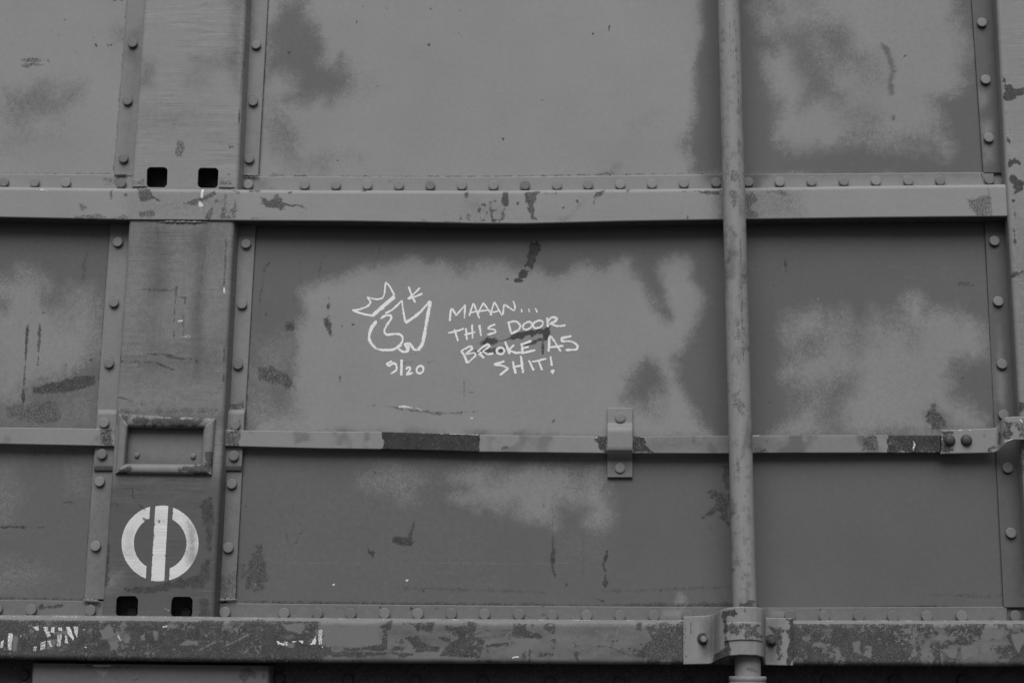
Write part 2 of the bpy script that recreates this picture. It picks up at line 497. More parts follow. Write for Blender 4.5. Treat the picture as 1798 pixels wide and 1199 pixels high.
up.line('rust', [(480,307,2.5),(500,308,2)], 3, 2, .5)
up.line('rust', [(1050,305,2.5),(1080,305,2.5)], 3, 2, .45)
seam_line(up, [(471.5,0),(454.5,306)], 1.0, .75)
seam_line(up, [(1704.5,0),(1726,306)], .8, .6)
up.line('white', c2((80,815,.8),(400,812,.6)), 1, 1, .35)

ml = Stain(0.06)
k4 = lambda *p: cr(400, 380, 2.724, p)
k5 = lambda *p: cr(1020, 380, 2.997, p)
k6 = lambda *p: cr(1290, 380, 2.854, p)
k7 = lambda *p: cr(400, 760, 3.596, p)
k8 = lambda *p: cr(820, 760, 3.596, p)
ml.L(k4((350,370),(440,330),(540,290),(600,260),(640,230),(760,245),(850,215),(960,230),(1020,210),(1100,270),(1140,260),(1200,230),(1400,240),(1480,245),(1550,285),(1640,250),(1690,250),(1798,240)) +
     k5((160,235),(240,240),(290,310),(340,360),(380,460),(425,525),(465,515),(452,380),(425,290),(440,240),(500,215),(555,240),(580,320),(640,430),(620,520),(590,600),(555,690),(490,750),(520,850),(560,900),(590,1020),(640,1110),(690,1165),(300,1165),(0,1165)) +
     k4((1500,1050),(120,1040),(250,900),(330,760),(340,620),(320,560),(360,480),(350,420)), 11, 12, .96, 1)
ml.L(k4((120,600),(330,560),(340,760),(220,880),(120,900)), 24, 14, .45, 4)
ml.L(k4((100,720),(340,860),(340,1040),(80,1040)), 24, 14, .62, 6)
ml.Dk(k5((340,745),(400,765),(455,850),(440,930),(380,955),(340,1005),(270,975),(205,955),(245,880),(290,820)), 11, 12, .95)
ml.Dk(k5((380,1010),(440,1000),(430,1070),(370,1080)), 14, 10, .4)
ml.Dk(k5((500,740),(570,760),(580,880),(520,840)), 12, 10, .5)
ml.Dk(k5((270,260),(350,300),(430,400),(460,520),(430,525),(380,460),(330,360)), 10, 9, .3)
ml.Dk(k4((190,830),(330,860),(330,960),(230,960)), 18, 12, .6)
ml.L(k6((235,790),(290,720),(250,560),(290,490),(380,470),(450,510),(560,470),(620,540),(700,480),(820,480),(860,390),(930,370),(960,460),(1040,450),(1150,470),(1190,530),(1230,570),(1270,640),(1240,700),(1110,750),(1080,800),(1100,880),(1210,900),(1230,960),(1285,1000),(1300,1100),(190,1100),(300,1000),(310,900),(280,830)), 14, 15, .80, 7)
for poly, kk in (([(330,590),(430,590),(440,680),(380,710),(320,660)], .65), ([(560,540),(680,540),(700,640),(620,700),(560,660)], .5), ([(420,880),(520,790),(620,800),(620,870),(560,950),(560,1030),(470,1060),(410,1020)], .68),
                 ([(870,560),(915,560),(915,630),(870,630)], .5), ([(740,500),(840,500),(840,550),(760,550)], .55), ([(1085,880),(1180,880),(1220,930),(1120,930)], .5), ([(450,500),(560,520),(560,600),(480,620)], .35), ([(290,820),(420,840),(400,960),(320,960)], .4)):
    ml.Dk(k6(*poly), 14, 12, kk)
ml.L(k7((800,240),(900,205),(1100,190),(1290,255),(1280,330),(1190,345),(1190,440),(1080,470),(960,400),(800,350)), 16, 14, .45, 8)
ml.L(k7((250,240),(560,200),(560,330),(300,380)), 26, 14, .28, 9)
ml.L(k7((1390,250),(1600,190),(1798,200)) + k8((300,225),(420,180),(620,200),(850,190),(870,330),(905,420),(885,560),(800,620),(755,560),(790,470),(700,460),(580,470),(560,600),(520,560),(330,520),(280,480),(180,480),(0,460)) + k7((1600,485),(1450,465),(1400,400),(1500,350),(1380,300)), 13, 13, .72, 3)
ml.Dk(k8((180,200),(280,200),(230,300),(130,310)), 12, 10, .45)
ml.Dk(k8((640,200),(760,190),(740,350),(650,360)), 12, 10, .4)
ml.L(k8((580,640),(900,640),(860,820),(620,800)), 30, 14, .22, 12)
ml.L(k7((100,150),(1798,150),(1798,1080),(60,1080)), 40, 30, .15, 12)
ml.line('light', k8((1350,1045,35),(1352,1075,42)), 8, 4, .55)
# rust runs, scabs and scrapes
ml.R(k4((1430,130),(1480,125),(1500,160),(1470,200),(1440,205)), 2, 8)
ml.R(k4((1450,195),(1475,205),(1450,245),(1405,245),(1420,220)), 2, 8)
ml.R(k4((1405,250),(1435,265),(1430,295),(1395,290)), 2, 7)
ml.line('rust', k4((1380,306,8),(1405,308,9)), 1.5, 3)
ml.line('rust', k4((1336,300,5),(1338,300,5)), 1.2, 1)
ml.R(k4((275,510),(315,500),(320,545),(280,545)), 4, 6, .75)
ml.line('rust', k4((483,395,3),(478,480,8),(475,515,18),(490,560,10),(490,572,4)), 3, 5, .8)
ml.line('rust', k4((315,380,3),(315,405,3)), 2, 2, .7)
ml.line('rust', k4((545,525,5),(550,523,4)), 1.5, 1, .9); ml.line('rust', k4((598,518,6),(603,517,5)), 1.5, 1, .9)
ml.R(k4((140,720),(210,715),(270,740),(320,790),(325,830),(270,815),(200,790),(140,780)), 5, 6, .62)
ml.line('rust', k4((200,222,3),(175,245,8),(172,290,5),(155,380,3),(150,440,3)), 3, 3, .6)
ml.line('rust', k4((183,455,3),(185,478,6)), 2, 2, .6)
ml.line('rust', k4((738,110,4),(720,190,3),(708,215,3)), 3, 2, .52)
ml.line('rust', k4((460,170,6),(440,260,4),(430,310,3)), 4, 4, .45)
ml.line('rust', k4((345,220,8),(350,330,5)), 6, 5, .33)
ml.line('rust', k4((560,120,8),(570,200,6)), 6, 5, .33)
ml.line('rust', k4((695,903,3),(780,910,5),(900,930,4),(1010,942,6),(1100,940,4),(1205,930,3)), 2.2, 4, .6)
ml.line('white', k4((818,910,3),(845,909,4),(880,914,3)), 1, 1.2); ml.line('white', k4((897,912,2),(930,929,2)), .8, .5); ml.line('white', k4((1162,964,3),(1172,965,3)), .8, .5)
ml.line('rust', k4((1130,790,2),(1131,855,3)), 1.5, 1, .7)
ml.line('rust', k4((1100,840,2),(1180,840,2)), 1, 2, .45)
ml.line('rust', k4((1560,975,9),(1552,985,6)), 2, 4, .8)
ml.line('rust', k4((537,755,3),(537,790,3)), 2, 2, .6)
ml.line('rust', k4((740,702,3),(990,695,3)), 2, 4, .45); ml.line('rust', k4((760,665,3),(910,660,3)), 2, 4, .4)
# patch behind the lettering
w5 = lambda *p: cr(600, 480, 4.086, p)
ml.R(w5((980,500),(1030,470),(1100,445),(1135,480),(1120,510),(1010,525)), 2.5, 5, .85)
ml.R(w5((1200,460),(1300,410),(1440,400),(1450,430),(1330,455),(1230,480)), 2, 5, .95)
ml.R(w5((1435,400),(1495,380),(1490,470),(1450,490)), 2, 4, 1)
ml.line('rust', w5((1445,480,9),(1442,580,7)), 2, 2, .85)
ml.R(w5((1300,500),(1440,460),(1440,485),(1320,525)), 2, 4, .9)
ml.line('rust', w5((1130,490,6),(1200,470,8)), 2, 3, .8)
ml.R(w5((910,550),(1170,520),(1170,570),(930,590)), 2.5, 6, .75)
# right bay, middle
ml.line('rust', k6((248,208,4),(256,240,7),(261,300,2)), 2, 2, .7)
ml.line('rust', k6((1125,342,8),(1165,340,15),(1190,345,10)), 2, 4, .6)
ml.line('light', k6((1130,342,3),(1185,340,6)), 1.5, 2, .5)
ml.R(k6((960,1000),(1000,930),(1010,975),(1050,1000),(1060,1050),(1030,1070),(1000,1060),(985,1085),(980,1040),(950,1030)), 3, 6, .68)
ml.Dk(k6((950,980),(1000,930),(1070,1000),(1060,1080),(980,1085)), 8, 8, .6)
ml.line('rust', k6((1143,809,7),(1143,810,6)), 2, 2, .8)
specks(ml, [(1352,707,1.2),(1358,502,1.4),(1295,502,1)])
# low bays
ml.line('rust', k8((541,370,2),(541,500,4),(541,680,7)), 3, 2, .58)
ml.line('rust', k8((543,690,9),(543,770,14),(540,860,12),(556,915,8),(560,925,3)), 1.5, 3, .78)
ml.line('rust', k8((735,680,4),(736,820,5),(736,890,3)), 4, 2, .55)
ml.line('rust', k8((885,745,8),(890,770,9),(875,800,18),(862,830,8),(876,880,8),(872,960,9),(876,972,4)), 1.5, 4, .85)
ml.line('rust', k8((626,950,6),(630,962,5)), 1.5, 1, .8)
ml.line('rust', k8((480,440,4),(486,470,4)), 2, 2, .6)
ml.line('rust', k8((800,1040,5),(860,1062,6)), 2, 3, .65)
ml.R(k8((1600,200),(1660,200),(1665,600),(1630,580),(1585,500),(1510,535),(1490,535),(1580,440),(1520,370),(1530,350),(1570,350),(1640,400),(1610,250)), 2, 8, .62)
for q in range(6): ml.line('rust', k8((1600 - q * 8, 540 + q * 16, 1.6), (1520 - q * 4, 600 + q * 12, 1)), .9, 1, .45)
ml.R(k7((1040,660),(1070,655),(1160,655),(1170,690),(1160,720),(1070,705),(1040,690)), 1.6, 3, .8)
ml.line('rust', k7((1150,660,10),(1165,610,6),(1174,560,6)), 2, 4, .65)
ml.line('rust', k7((1165,690,6),(1210,680,2)), 2, 4, .5)
ml.R(k7((880,695),(900,740),(930,750),(920,785),(880,755)), 1.6, 3, .82)
ml.R(k7((165,710),(215,700),(215,740),(240,830),(255,920),(230,990),(170,1010),(110,980),(120,900),(130,830),(170,740)), 4, 7, .60)
ml.line('light', k7((170,960,22),(195,950,10)), 5, 5, .6)
ml.R(k7((80,820),(110,810),(120,930),(80,940)), 4, 6, .52)
ml.line('rust', k7((365,630,4),(380,690,8),(405,725,8),(440,670,6),(468,620,5)), 3, 3, .55)
ml.line('rust', k7((430,430,3),(385,510,3)), 3, 2, .5)
ml.line('rust', k7((915,235,3),(930,255,4),(970,255,4),(975,240,3)), 1.4, 1, .7)
ml.line('rust', k7((112,463,9),(116,463,8)), 1.6, 1, .7)
ml.line('rust', k7((900,600,4),(895,570,3)), 3, 1, .4)
specks(ml, [(1160,1037,2.4),(744,1037,2.2),(537,987,1),(490,963,1)])
ml.line('white', k7((665,957,6),(673,955,6)), .8, 1.4); ml.line('white', k7((1125,925,3),(1130,934,4),(1137,926,3)), .8, 1)
for x0, y0, x1, y1 in ((700,1032,860,1036),(860,1036,960,1040),(1060,1038,1180,1034),(1180,1034,1280,1030)):
    ml.line('rust', [(x0,y0,2.5),(x1,y1,3)], 5, 4, .48)
ml.line('rust', [(430,1056,2),(520,1058,3.5),(700,1060,3.5),(900,1061,2.5),(1050,1063,2),(1150,1062,4),(1280,1061,4),(1330,1063,3)], 3.5, 3.5, .62)
ml.line('rust', [(1500,1065,.5),(1620,1064,1.4),(1690,1064,.6)], 1.2, 1, .8)
ml.line('rust', [(1640,1044,3),(1755,1046,5)], 5, 4, .42)
seam_line(ml, [(450.5,392),(414,1050)], 1.0, .75)
seam_line(ml, [(1728,385),(1746,751),(1762,1060)], .9, .65)
ml.line('light', [(490,988,.7),(700,988,.6),(900,989,.6),(1000,988,.5)], 1, 1.2, 0.35)
ml.line('light', [(1300,470,.6),(1335,475,.6)], .8, .5, 0.46)
ml.line('light', [(1560,468,.6),(1720,472,.6)], .8, 1, 0.37); ml.line('light', [(1590,485,.6),(1630,492,.7)], .8, .5, 0.40)
ml.line('light', [(1240,530,.6),(1268,537,.6)], .8, .5, 0.37)
ml.line('white', [(1434,527,.6),(1438,524,1)], .8, .3, .6)

ul = Stain(0.95)
c1 = lambda *p: cr(0, 0, 2.854, p)
ul.Dk(c1((40,470),(200,400),(290,480),(370,420),(440,400),(425,480),(380,520),(300,590),(240,570),(150,570),(100,600),(40,560)), 15, 14, .62)
ul.Dk(c1((0,560),(120,560),(200,640),(300,640),(340,700),(180,720),(0,760)), 24, 16, .35)
ul.Dk(c1((560,150),(640,120),(640,230),(570,220)), 10, 8, .55)
ul.line('rust', c1((105,302,5),(165,300,8),(240,306,5)), 2, 6, .62); ul.line('rust', c1((90,326,5),(150,327,9),(215,325,5)), 2, 6, .62)
ul.line('rust', c1((255,156,2),(302,180,2)), 1, .6, .7)
specks(ul, [(114,35,1.5),(168,79,2),(169,81,1.6),(190,80,1.5),(195,79,1.5),(134,93,1),(164,66,1),(127,10,.7)])
ul.line('rust', c1((545,-4,6),(610,0,5)), 1.5, 4, .7)
ul.line('rust', [(0,304.5,1.5),(60,304.5,1),(200,306,1.6)], 2, 2, .5)
seam_line(ul, [(222.5,0),(199,306)], .8, .6)

la_ = Stain(0.10)
d2 = lambda *p: cr(0, 380, 2.854, p)
d3 = lambda *p: cr(0, 700, 2.402, p)
la_.L(d2((-60,330),(60,330),(130,270),(200,300),(260,400),(330,380),(440,380),(480,430),(500,560),(490,700),(400,790),(250,820),(150,860),(130,960),(-60,940)), 20, 18, .82)
la_.L(d2((250,900),(490,860),(480,1050),(-60,1070),(-60,950)), 26, 16, .45)
la_.Dk(d2((-20,400),(40,420),(30,470),(-20,460)), 10, 8, .6)
la_.Dk(d2((260,440),(420,460),(380,560),(280,540)), 18, 14, .32)
la_.line('rust', d2((155,480,5),(156,481,5)), 1.4, 1, .8); la_.line('rust', d2((210,482,4),(222,482,5)), 1.4, 1, .8)
la_.line('rust', d2((140,535,5),(134,600,7),(128,720,3),(118,850,6),(116,890,10),(116,935,4)), 1.4, 2.5, .8)
la_.line('rust', d2((200,540,7),(198,590,11),(194,660,6),(190,742,4)), 1.8, 3, .75)
la_.R(d2((155,858),(230,840),(330,818),(400,795),(478,800),(480,850),(400,868),(330,882),(165,892)), 2.5, 4, .72)
la_.line('rust', d2((330,738,4),(325,800,4)), 3, 2, .5); la_.line('rust', d2((382,740,4),(376,800,6)), 3, 2, .58)
la_.R(d2((25,955),(290,908),(302,1000),(290,1030),(160,1040),(30,1010)), 5, 8, .50)
la_.line('rust', d2((440,185,4),(415,240,8),(425,280,8),(412,325,6)), 3, 4, .5)
la_.line('rust', d2((205,160,4),(240,230,4),(240,340,3)), 4, 3, .36)
la_.line('rust', d2((455,718,8),(462,718,7)), 1.6, 1.5, .72); la_.line('rust', d2((440,925,5),(452,918,6),(465,925,4)), 1.5, 1.5, .5)
la_.line('white', d2((300,962,1.6),(480,988,1.4)), .8, .6, .38)
la_.line('white', d2((0,210,1.2),(160,170,1.2)), .8, .6, .28)
la_.L(d3((-40,230),(90,250),(70,330),(110,420),(30,520),(-40,520)), 24, 14, .42)
la_.L(d3((240,230),(380,240),(370,420),(260,420)), 26, 14, .35)
la_.L(d3((-40,640),(120,660),(220,740),(120,830),(-40,830)), 24, 14, .42)
la_.line('rust', d3((0,541,6),(40,541,5),(100,542,6),(125,541,3)), 1.5, 3, .75); la_.line('rust', d3((165,542,4),(182,542,4)), 1.5, 2, .7)
la_.line('rust', d3((270,439,3),(295,436,5),(315,438,3)), 1.5, 2, .65)
la_.line('rust', d3((115,688,3),(140,690,4)), 1.5, 2, .6)
la_.line('rust', d3((145,235,6),(145,236,6)), 2, 2, .5); la_.line('rust', d3((200,230,10),(205,236,8)), 3, 3, .45)
la_.line('rust', [(0,1050,2.5),(80,1051,2),(150,1053,3)], 3, 3, .6)
seam_line(la_, [(193,390),(146.5,1053)], .9, .6)

XL0 = P(-760, 300)[0]; XR0 = P(2800, 300)[0]
def panel(name, xa, xb, za, zb, st, d=0.0, label=None):
    xs = lines(xa, xb); zs = lines(za, zb)
    vis0, vis1 = P(-12, 600)[0] - 0.06, P(1810, 600)[0] + 0.06
    keep = (xs > vis0) & (xs < vis1); keep |= (np.arange(len(xs)) % 12 == 0); keep[0] = keep[-1] = True; xs = xs[keep]
    topz = P(900, -20)[2] + 0.08
    kz = (zs < topz) | (np.arange(len(zs)) % 12 == 0); kz[0] = kz[-1] = True; zs = zs[kz]
    X, Z = np.meshgrid(xs, zs)
    G = np.stack([X, -(d + wavy(X, Z)), Z], -1)
    return sheet(name, G, st, M_PANEL, door, label=label)

Ztop = P(900, -260)[2]
Zb1 = P(900, 352)[2]; Zb2 = P(900, 1118)[2]; Zbot = P(900, 1300)[2]
XA = P(330, 600)[0]                                     # behind the left post
XB = P(1800, 600)[0]
XPL, XPR = P(240, 0)[0], P(452, 0)[0]
panel('door_panel', XPR, XB, Zb1, Ztop, up)
panel('door_panel', XPR, XB, Zb2, Zb1 - 0.001, ml)
panel('door_panel', XL0, XPL, Zb1, Ztop, ul)
panel('door_panel', XL0, XPL, Zb2, Zb1 - 0.001, la_)
lowst = Stain(0.0, 0.75)  # shade under the lower beam, put into the colour as dark rust
panel('door_panel', XL0, XR0, Zbot, Zb2 - 0.001, lowst)
panel('door_panel', XB + 0.001, XR0, Zb2, Ztop, Stain(0.4))
panel('inner_panel', XPL - 0.12, XPR + 0.12, Zb2, Ztop, Stain(0.0, 1.0), -0.012)  # all-dark colour stands in for the shade inside the post slots
rivet_row('rivet', [(291, 321), (380, 322.5), (232, 1074), (327, 1074.5)], -0.012, [o for o in door.children if o.name.startswith('inner_panel')][0], RIVD, BASE)

# ---- vertical plate flanges ---------------------------------------
def vplate(name, left, right, y0, y1, d, st, mat=M_FLANGE, solid=0.006, parent=None):
    """left/right: lists of (py, px)"""
    ys = np.linspace(y0, y1, max(3, int((y1 - y0) / 1.7)))
    l = ipx(left, ys); r = ipx(right, ys)
    n = max(3, int(np.max(r - l) / 1.7))
    u = np.linspace(0, 1, n)
    PX = l[:, None] * (1 - u) + r[:, None] * u
    PY = np.repeat(ys[:, None], n, 1)
    return sheet(name, P(PX, PY, d), st, mat, parent or door, solid=solid)

LFE = [(0, 224), (308, 200), (390, 194.5), (755, 167.5), (1055, 148)]           # outer edge of left flange
RFE = [(0, 470.5), (306, 453.5), (390, 449.5), (755, 429), (1050, 413)]         # outer edge of right flange
RSE = [(0, 1706), (306, 1727), (385, 1729), (751, 1746.5), (1060, 1762.5)]      # right seam
POSTL = [(0, 253), (325, 230), (800, 197.5), (1080, 178)]
POSTR = [(0, 432.5), (325, 418), (392, 411), (800, 390), (1080, 375)]
RPOST = [(0, 1751), (380, 1771), (640, 1786), (1085, 1811)]

def off(p, k): return [(a, b + k) for a, b in p]

fst = Stain(0.72)
fst.Dk([(225,60),(250,40),(240,110),(222,100)], 10, 8, .5).Dk([(232,90),(245,90),(225,300),(215,300)], 10, 6, .4)
fst.Dk([(424,0),(446,0),(425,230),(412,230)], 8, 5, .55)
fst.Dk([(195,392),(460,392),(455,440),(190,440)], 20, 8, .4)
fst.R(cr(0,380,2.854,[(1150,950),(1220,930),(1225,965),(1160,975)]), 3, 6, .6)
fst.Dk([(160,760),(440,760),(420,1060),(140,1060)], 60, 20, .55)
fst.R(cr(0,700,2.402,[(900,740),(1000,730),(990,840),(900,850)]), 6, 9, .5)
fst.line('rust', [(400,890,2),(403,892,1.5)], 1.5, 2, .7)
fst.Dk([(1690,-10),(1800,-10),(1800,1080),(1740,1080)], 6, 4, .8)
fst.L([(1718,165),(1735,160),(1736,180),(1722,190)], 10, 6, .8).L([(1722,215),(1742,215),(1744,280),(1730,285)], 10, 6, .8).L([(1750,570),(1758,570),(1766,720),(1752,700)], 8, 6, .7)
fst.line('rust', [(1735,36,1.5),(1735,44,1)], 1, 1, .8)

for (x_, y_) in [(233,76),(224,177),(217,278),(207,425),(200,531),(191.5,637.5),(175,845),(168,958),(450,79),(444.5,178.5),(438,279),(432,428),(425,534),(418,640),(407,849),(401,961),(1724,40),(1730.5,140),(1736,242),(1746,423),(1752.5,529),(1759,639),(1769,821),(1775,935)]:
    fst.line('rust', [(x_, y_, 9.5), (x_, y_ + 2, 9)], 3, 4, .42)
    fst.line('rust', [(x_ + 1, y_ + 8, 4), (x_ + 2 * math.sin(y_), y_ + 17 + 8 * math.sin(x_), 1)], 4, 4, .40)
for (y0, y1) in ((-200, 307.5), (375, 1050)):
    vplate('post_flange', LFE, off(POSTL, 12), y0, y1 + 2, 0.0075, fst)
    vplate('post_flange', off(POSTR, -12), RFE, y0, y1, 0.0075, fst)
for (y0, y1) in ((-200, 304), (375, 1066)):
    vplate('post_flange', RSE, off(RPOST, 10), y0, y1, 0.0075, fst)
flanges = [o for o in door.children if o.name.startswith('post_flange')]
rivet_row('rivet', [(233,76),(224,177),(217,278)], 0.0135, flanges[0], RIV, BASE)
rivet_row('rivet', [(450,79),(444.5,178.5),(438,279)], 0.0135, flanges[1], RIV, BASE)
rivet_row('rivet', [(207,425),(200,531),(191.5,637.5),(175,845),(168,958)], 0.0135, flanges[2], RIV, BASE)
rivet_row('rivet', [(432,428),(425,534),(418,640),(407,849),(401,961)], 0.0135, flanges[3], RIV, BASE)
rivet_row('rivet', [(1724,40),(1730.5,140),(1736,242)], 0.0135, flanges[4], RIV, BASE)
rivet_row('rivet', [(1746,423),(1752.5,529),(1759,639),(1762,728),(1769,821),(1775,935)], 0.0135, flanges[5], RIV, BASE)

# raised clips where the locking bar passes the post
def clip(left, right):
    ys = np.concatenate([np.linspace(719, 727, 6), np.linspace(729, 816, 50), np.linspace(818, 826, 6)])
    dd = ip([(719, .014), (726, .021), (818, .021), (826, .014)], ys)
    u = np.linspace(0, 1, 20)
    l, r = ipx(left, ys), ipx(right, ys)
    PX = l[:, None] * (1 - u) + r[:, None] * u
    s = Stain(0.65); s.Dk([(140,800),(440,800),(440,840),(140,840)], 20, 5, .4)
    s.R(cr(0,700,2.402,[(985,85),(1015,90),(1020,125),(1000,120)]), 2, 5, .7)
    return sheet('bar_clip', P(PX, np.repeat(ys[:, None], 20, 1), np.repeat(dd[:, None], 20, 1)), s, M_FLANGE, door, solid=0.007)
ca = clip(off(LFE, 1.5), off(POSTL, 8)); cb = clip(off(POSTR, -8), off(RFE, -1.5))
rivet_row('rivet', [(183,742),(179,797)], 0.027, ca, RIV, BASE)
rivet_row('rivet', [(413,746),(410.5,800)], 0.027, cb, RIV, BASE)

# ---- beam flange strips (the plates the rivet rows sit on) ---------
def hplate(name, top, bot, x0, x1, d, st, mat=M_FLANGE, solid=0.006, parent=None):
    xs = np.linspace(x0, x1, max(3, int((x1 - x0) / 1.8)))
    t, b = ipx(top, xs), ipx(bot, xs)
    n = max(3, int(np.max(b - t) / 1.7)); u = np.linspace(0, 1, n)[:, None]
    return sheet(name, P(np.repeat(xs[None], n, 0), t[None] * (1 - u) + b[None] * u, d), st, mat, parent or door, solid=solid)

TFT = [(0, 305.5), (200, 307), (480, 310.6), (870, 311), (1000, 310), (1260, 306.5), (1690, 303)]
BFT = [(0, 1052.5), (180, 1055), (500, 1059.5), (900, 1063), (1250, 1065.5), (1400, 1066), (1760, 1064.5)]
hf1 = Stain(0.88)
hf1.Dk([(1232,300),(1345,300),(1330,335),(1275,330),(1240,318)], 8, 6, .9).Dk([(1345,312),(1800,312),(1800,300),(1345,300)], 8, 5, .5).Dk([(400,315),(470,315),(470,335),(400,335)], 12, 6, .5)
hf1.R([(180,312),(222,310),(222,330),(190,325)], 6, 8, .5)
for xx in range(-3, 36):
    hf1.line('rust', [(534 + xx * 55.6, 334, 5.5), (536 + xx * 55.6, 334, 4)], 4, 3, .42)
hf1.line('rust', [(683,317,1.5),(686,320,1.5)], 1.5, 2, .6)
hf2 = Stain(0.38)
hf2.L([(400,1060),(800,1062),(800,1085),(400,1085)], 30, 12, .5)
hf2.R(cr(0,700,2.402,[(160,875),(200,865),(260,870),(250,885),(170,890)]), 2, 6, .85)
hf2.R([(140,1050),(180,1055),(176,1066),(150,1066)], 4, 8, .55)
specks(hf2, [(668,1066,2),(722,1067.5,2.4),(766,1068,2),(592,1067,1.2),(953,1063,2),(1440,1070,1.8),(1592,1083,1)])
for xx in range(-9, 24):
    hf2.line('rust', [(557 + xx * 59.2, 1087, 7), (559 + xx * 59.2, 1087, 5)], 4, 3, .45)
hf2.line('rust', [(880,1082,3),(960,1080,2)], 4, 6, .45)
hf2.L([(1160,1068),(1200,1066),(1200,1085),(1160,1085)], 8, 6, .9).L([(1350,1066),(1395,1068),(1390,1085),(1350,1085)], 8, 6, .9)
bf0 = hplate('beam_flange', TFT, [(0, 341), (1800, 338)], -700, 247, 0.0065, hf1)
bf1 = hplate('beam_flange', TFT, [(0, 341), (1800, 338)], 405, 1745, 0.0065, hf1)
bf3 = hplate('beam_flange', BFT, [(0, 1100), (1800, 1104)], -700, 193, 0.0065, hf2)
bf2 = hplate('beam_flange', BFT, [(0, 1100), (1800, 1104)], 360, 1768, 0.0065, hf2)
trow = [(7,320),(61,320.5),(116,321),(213,322),(436,324)] + [(534.9,324.5),(590,324.8),(645,325),(700.5,325.3),(755.5,325.5),(811,325.5),(866.5,325.5),(922,325.3),(978,325),(1033,324.4),(1089,323.8),(1144.7,322.9),(1200.6,321.8),(1257,320.6),(1314,319.8),(1369,319.4),(1425,318.6),(1481.6,318.2),(1538,317.8),(1595,317.4),(1651,317)] + [(1737,315.5)]
rivet_row('rivet', trow[:4], 0.0125, bf0, RIV, BASE)
rivet_row('rivet', trow[4:], 0.0125, bf1, RIV, BASE)
brow = [(-5,1069),(55,1069.5),(159,1071),(395,1074.5),(499,1076),(557.5,1076),(616,1076.5),(675.5,1076.5),(734,1077),(792.5,1077),(851,1077.5),(911,1078),(970,1079.5),(1030,1080),(1088.5,1080.5),(1148,1080.5),(1207,1079),(1387,1080),(1447.5,1081),(1508,1081),(1567.5,1081.5),(1627.5,1081),(1688.5,1081),(1783,1081)]
rivet_row('rivet', brow[:3], 0.0125, bf3, RIVL, BASE)
rivet_row('rivet', brow[3:], 0.0125, bf2, RIVL, BASE)

# ---- horizontal beams ----------------------------------------------
def beam(name, top, bot, x0, x1, d, r_top, r_bot, st, mat, label=None):
    xs = np.linspace(x0, x1, int((x1 - x0) / 1.7))
    t, b = ipx(top, xs), ipx(bot, xs)
    zt, zb = P(xs, t, d)[:, 2], P(xs, b, d)[:, 2]
    X = P(xs, (t + b) / 2, d)[:, 0]
    prof = []                       # (d, which end, offset in m)
    prof += [(0.004, 't', 0.0), (0.02, 't', 0.0)]
    for a in np.linspace(0, np.pi / 2, 8): prof.append((d - r_top + r_top * math.sin(a), 't', -r_top + r_top * math.cos(a)))
    nf = 34
    for k in range(1, nf): prof.append((d, k / nf, 0))
    for a in np.linspace(0, np.pi / 2, 9): prof.append((d - r_bot + r_bot * math.cos(a), 'b', r_bot - r_bot * math.sin(a)))
    prof += [(d - r_bot - 0.01, 'b', 0), (0.02, 'b', 0), (0.004, 'b', 0)]
    G = np.zeros((len(prof), len(xs), 3))
    for i, (dd, w, o) in enumerate(prof):
        G[i, :, 0] = X; G[i, :, 1] = -dd
        if w == 't': G[i, :, 2] = zt + o
        elif w == 'b': G[i, :, 2] = zb + o
        else:
            G[i, :, 2] = (zt - r_top) * (1 - w) + (zb + r_bot) * w
    return sheet(name, G, st, mat, door, label=label, shade_rows=range(len(prof) - 4, len(prof)))  # underside painted dark in place of shade

TBT = [(0, 326.5), (230, 329.5), (440, 331.5), (560, 332.5), (880, 333), (1000, 331.5), (1260, 329), (1500, 325), (1760, 322)]
TBB = [(0, 381.5), (230, 386), (440, 387.5), (620, 388.5), (740, 390.5), (830, 392.5), (920, 393), (1000, 391), (1100, 388.5), (1260, 386), (1540, 382), (1765, 380)]
tb = Stain(1.0)
b4 = lambda *p: cr(400, 280, 3.596, p)
b5 = lambda *p: cr(880, 280, 3.596, p)
tb.R(b4((205,240),(240,240),(260,260),(300,240),(310,215),(330,235),(345,265),(390,290),(450,275),(500,310),(440,300),(390,298),(360,285),(335,320),(290,305),(240,305)), 1.6, 4, .8)
tb.R(b4((460,325),(485,335),(465,340)), 1.5, 3, .8).R(b4((515,345),(540,350),(530,365)), 1.5, 3, .8)
tb.R(b4((125,195),(210,192),(205,212),(130,212)), 2, 3, .7).R(b4((370,205),(412,205),(405,225),(375,220)), 2, 3, .75)
tb.R(b4((55,195),(78,195),(72,220),(58,218)), 2, 3, .75)
tb.R(b4((150,368),(240,365),(220,380),(150,380)), 2, 4, .6)
tb.line('rust', b4((835,200,4),(870,200,4)), 1.5, 2, .75); tb.line('rust', b4((1225,385,5),(1250,388,5)), 2, 2, .7)
tb.line('rust', b4((1370,395,5),(1470,398,4)), 2, 3, .7)
tb.R(b4((1495,205),(1520,205),(1518,245),(1497,250)), 2, 3, .78); tb.line('rust', b4((1505,255,4),(1508,290,4)), 2, 2, .55)
tb.R(b4((1462,348),(1480,350),(1480,385),(1462,385)), 2, 3, .78).R(b4((1500,340),(1530,340),(1530,388),(1500,388)), 2, 5, .55)
for x0, y0, x1, y1 in ((1590,300,1585,330),(1585,330,1600,385),(1600,385,1625,385),(1605,290,1625,285),(1625,285,1640,340),(1655,275,1672,385),(1655,275,1690,262),(1668,325,1695,320),(1672,385,1705,380)):
    tb.line('rust', b4((x0,y0,7),(x1,y1,7)), 2.2, 4, .85)
tb.R(b4((1735,205),(1770,205),(1778,260),(1765,300),(1735,290),(1722,265)), 2, 3, .95)
tb.R(b4((1735,300),(1760,300),(1745,390),(1715,395)), 2.5, 5, .75)
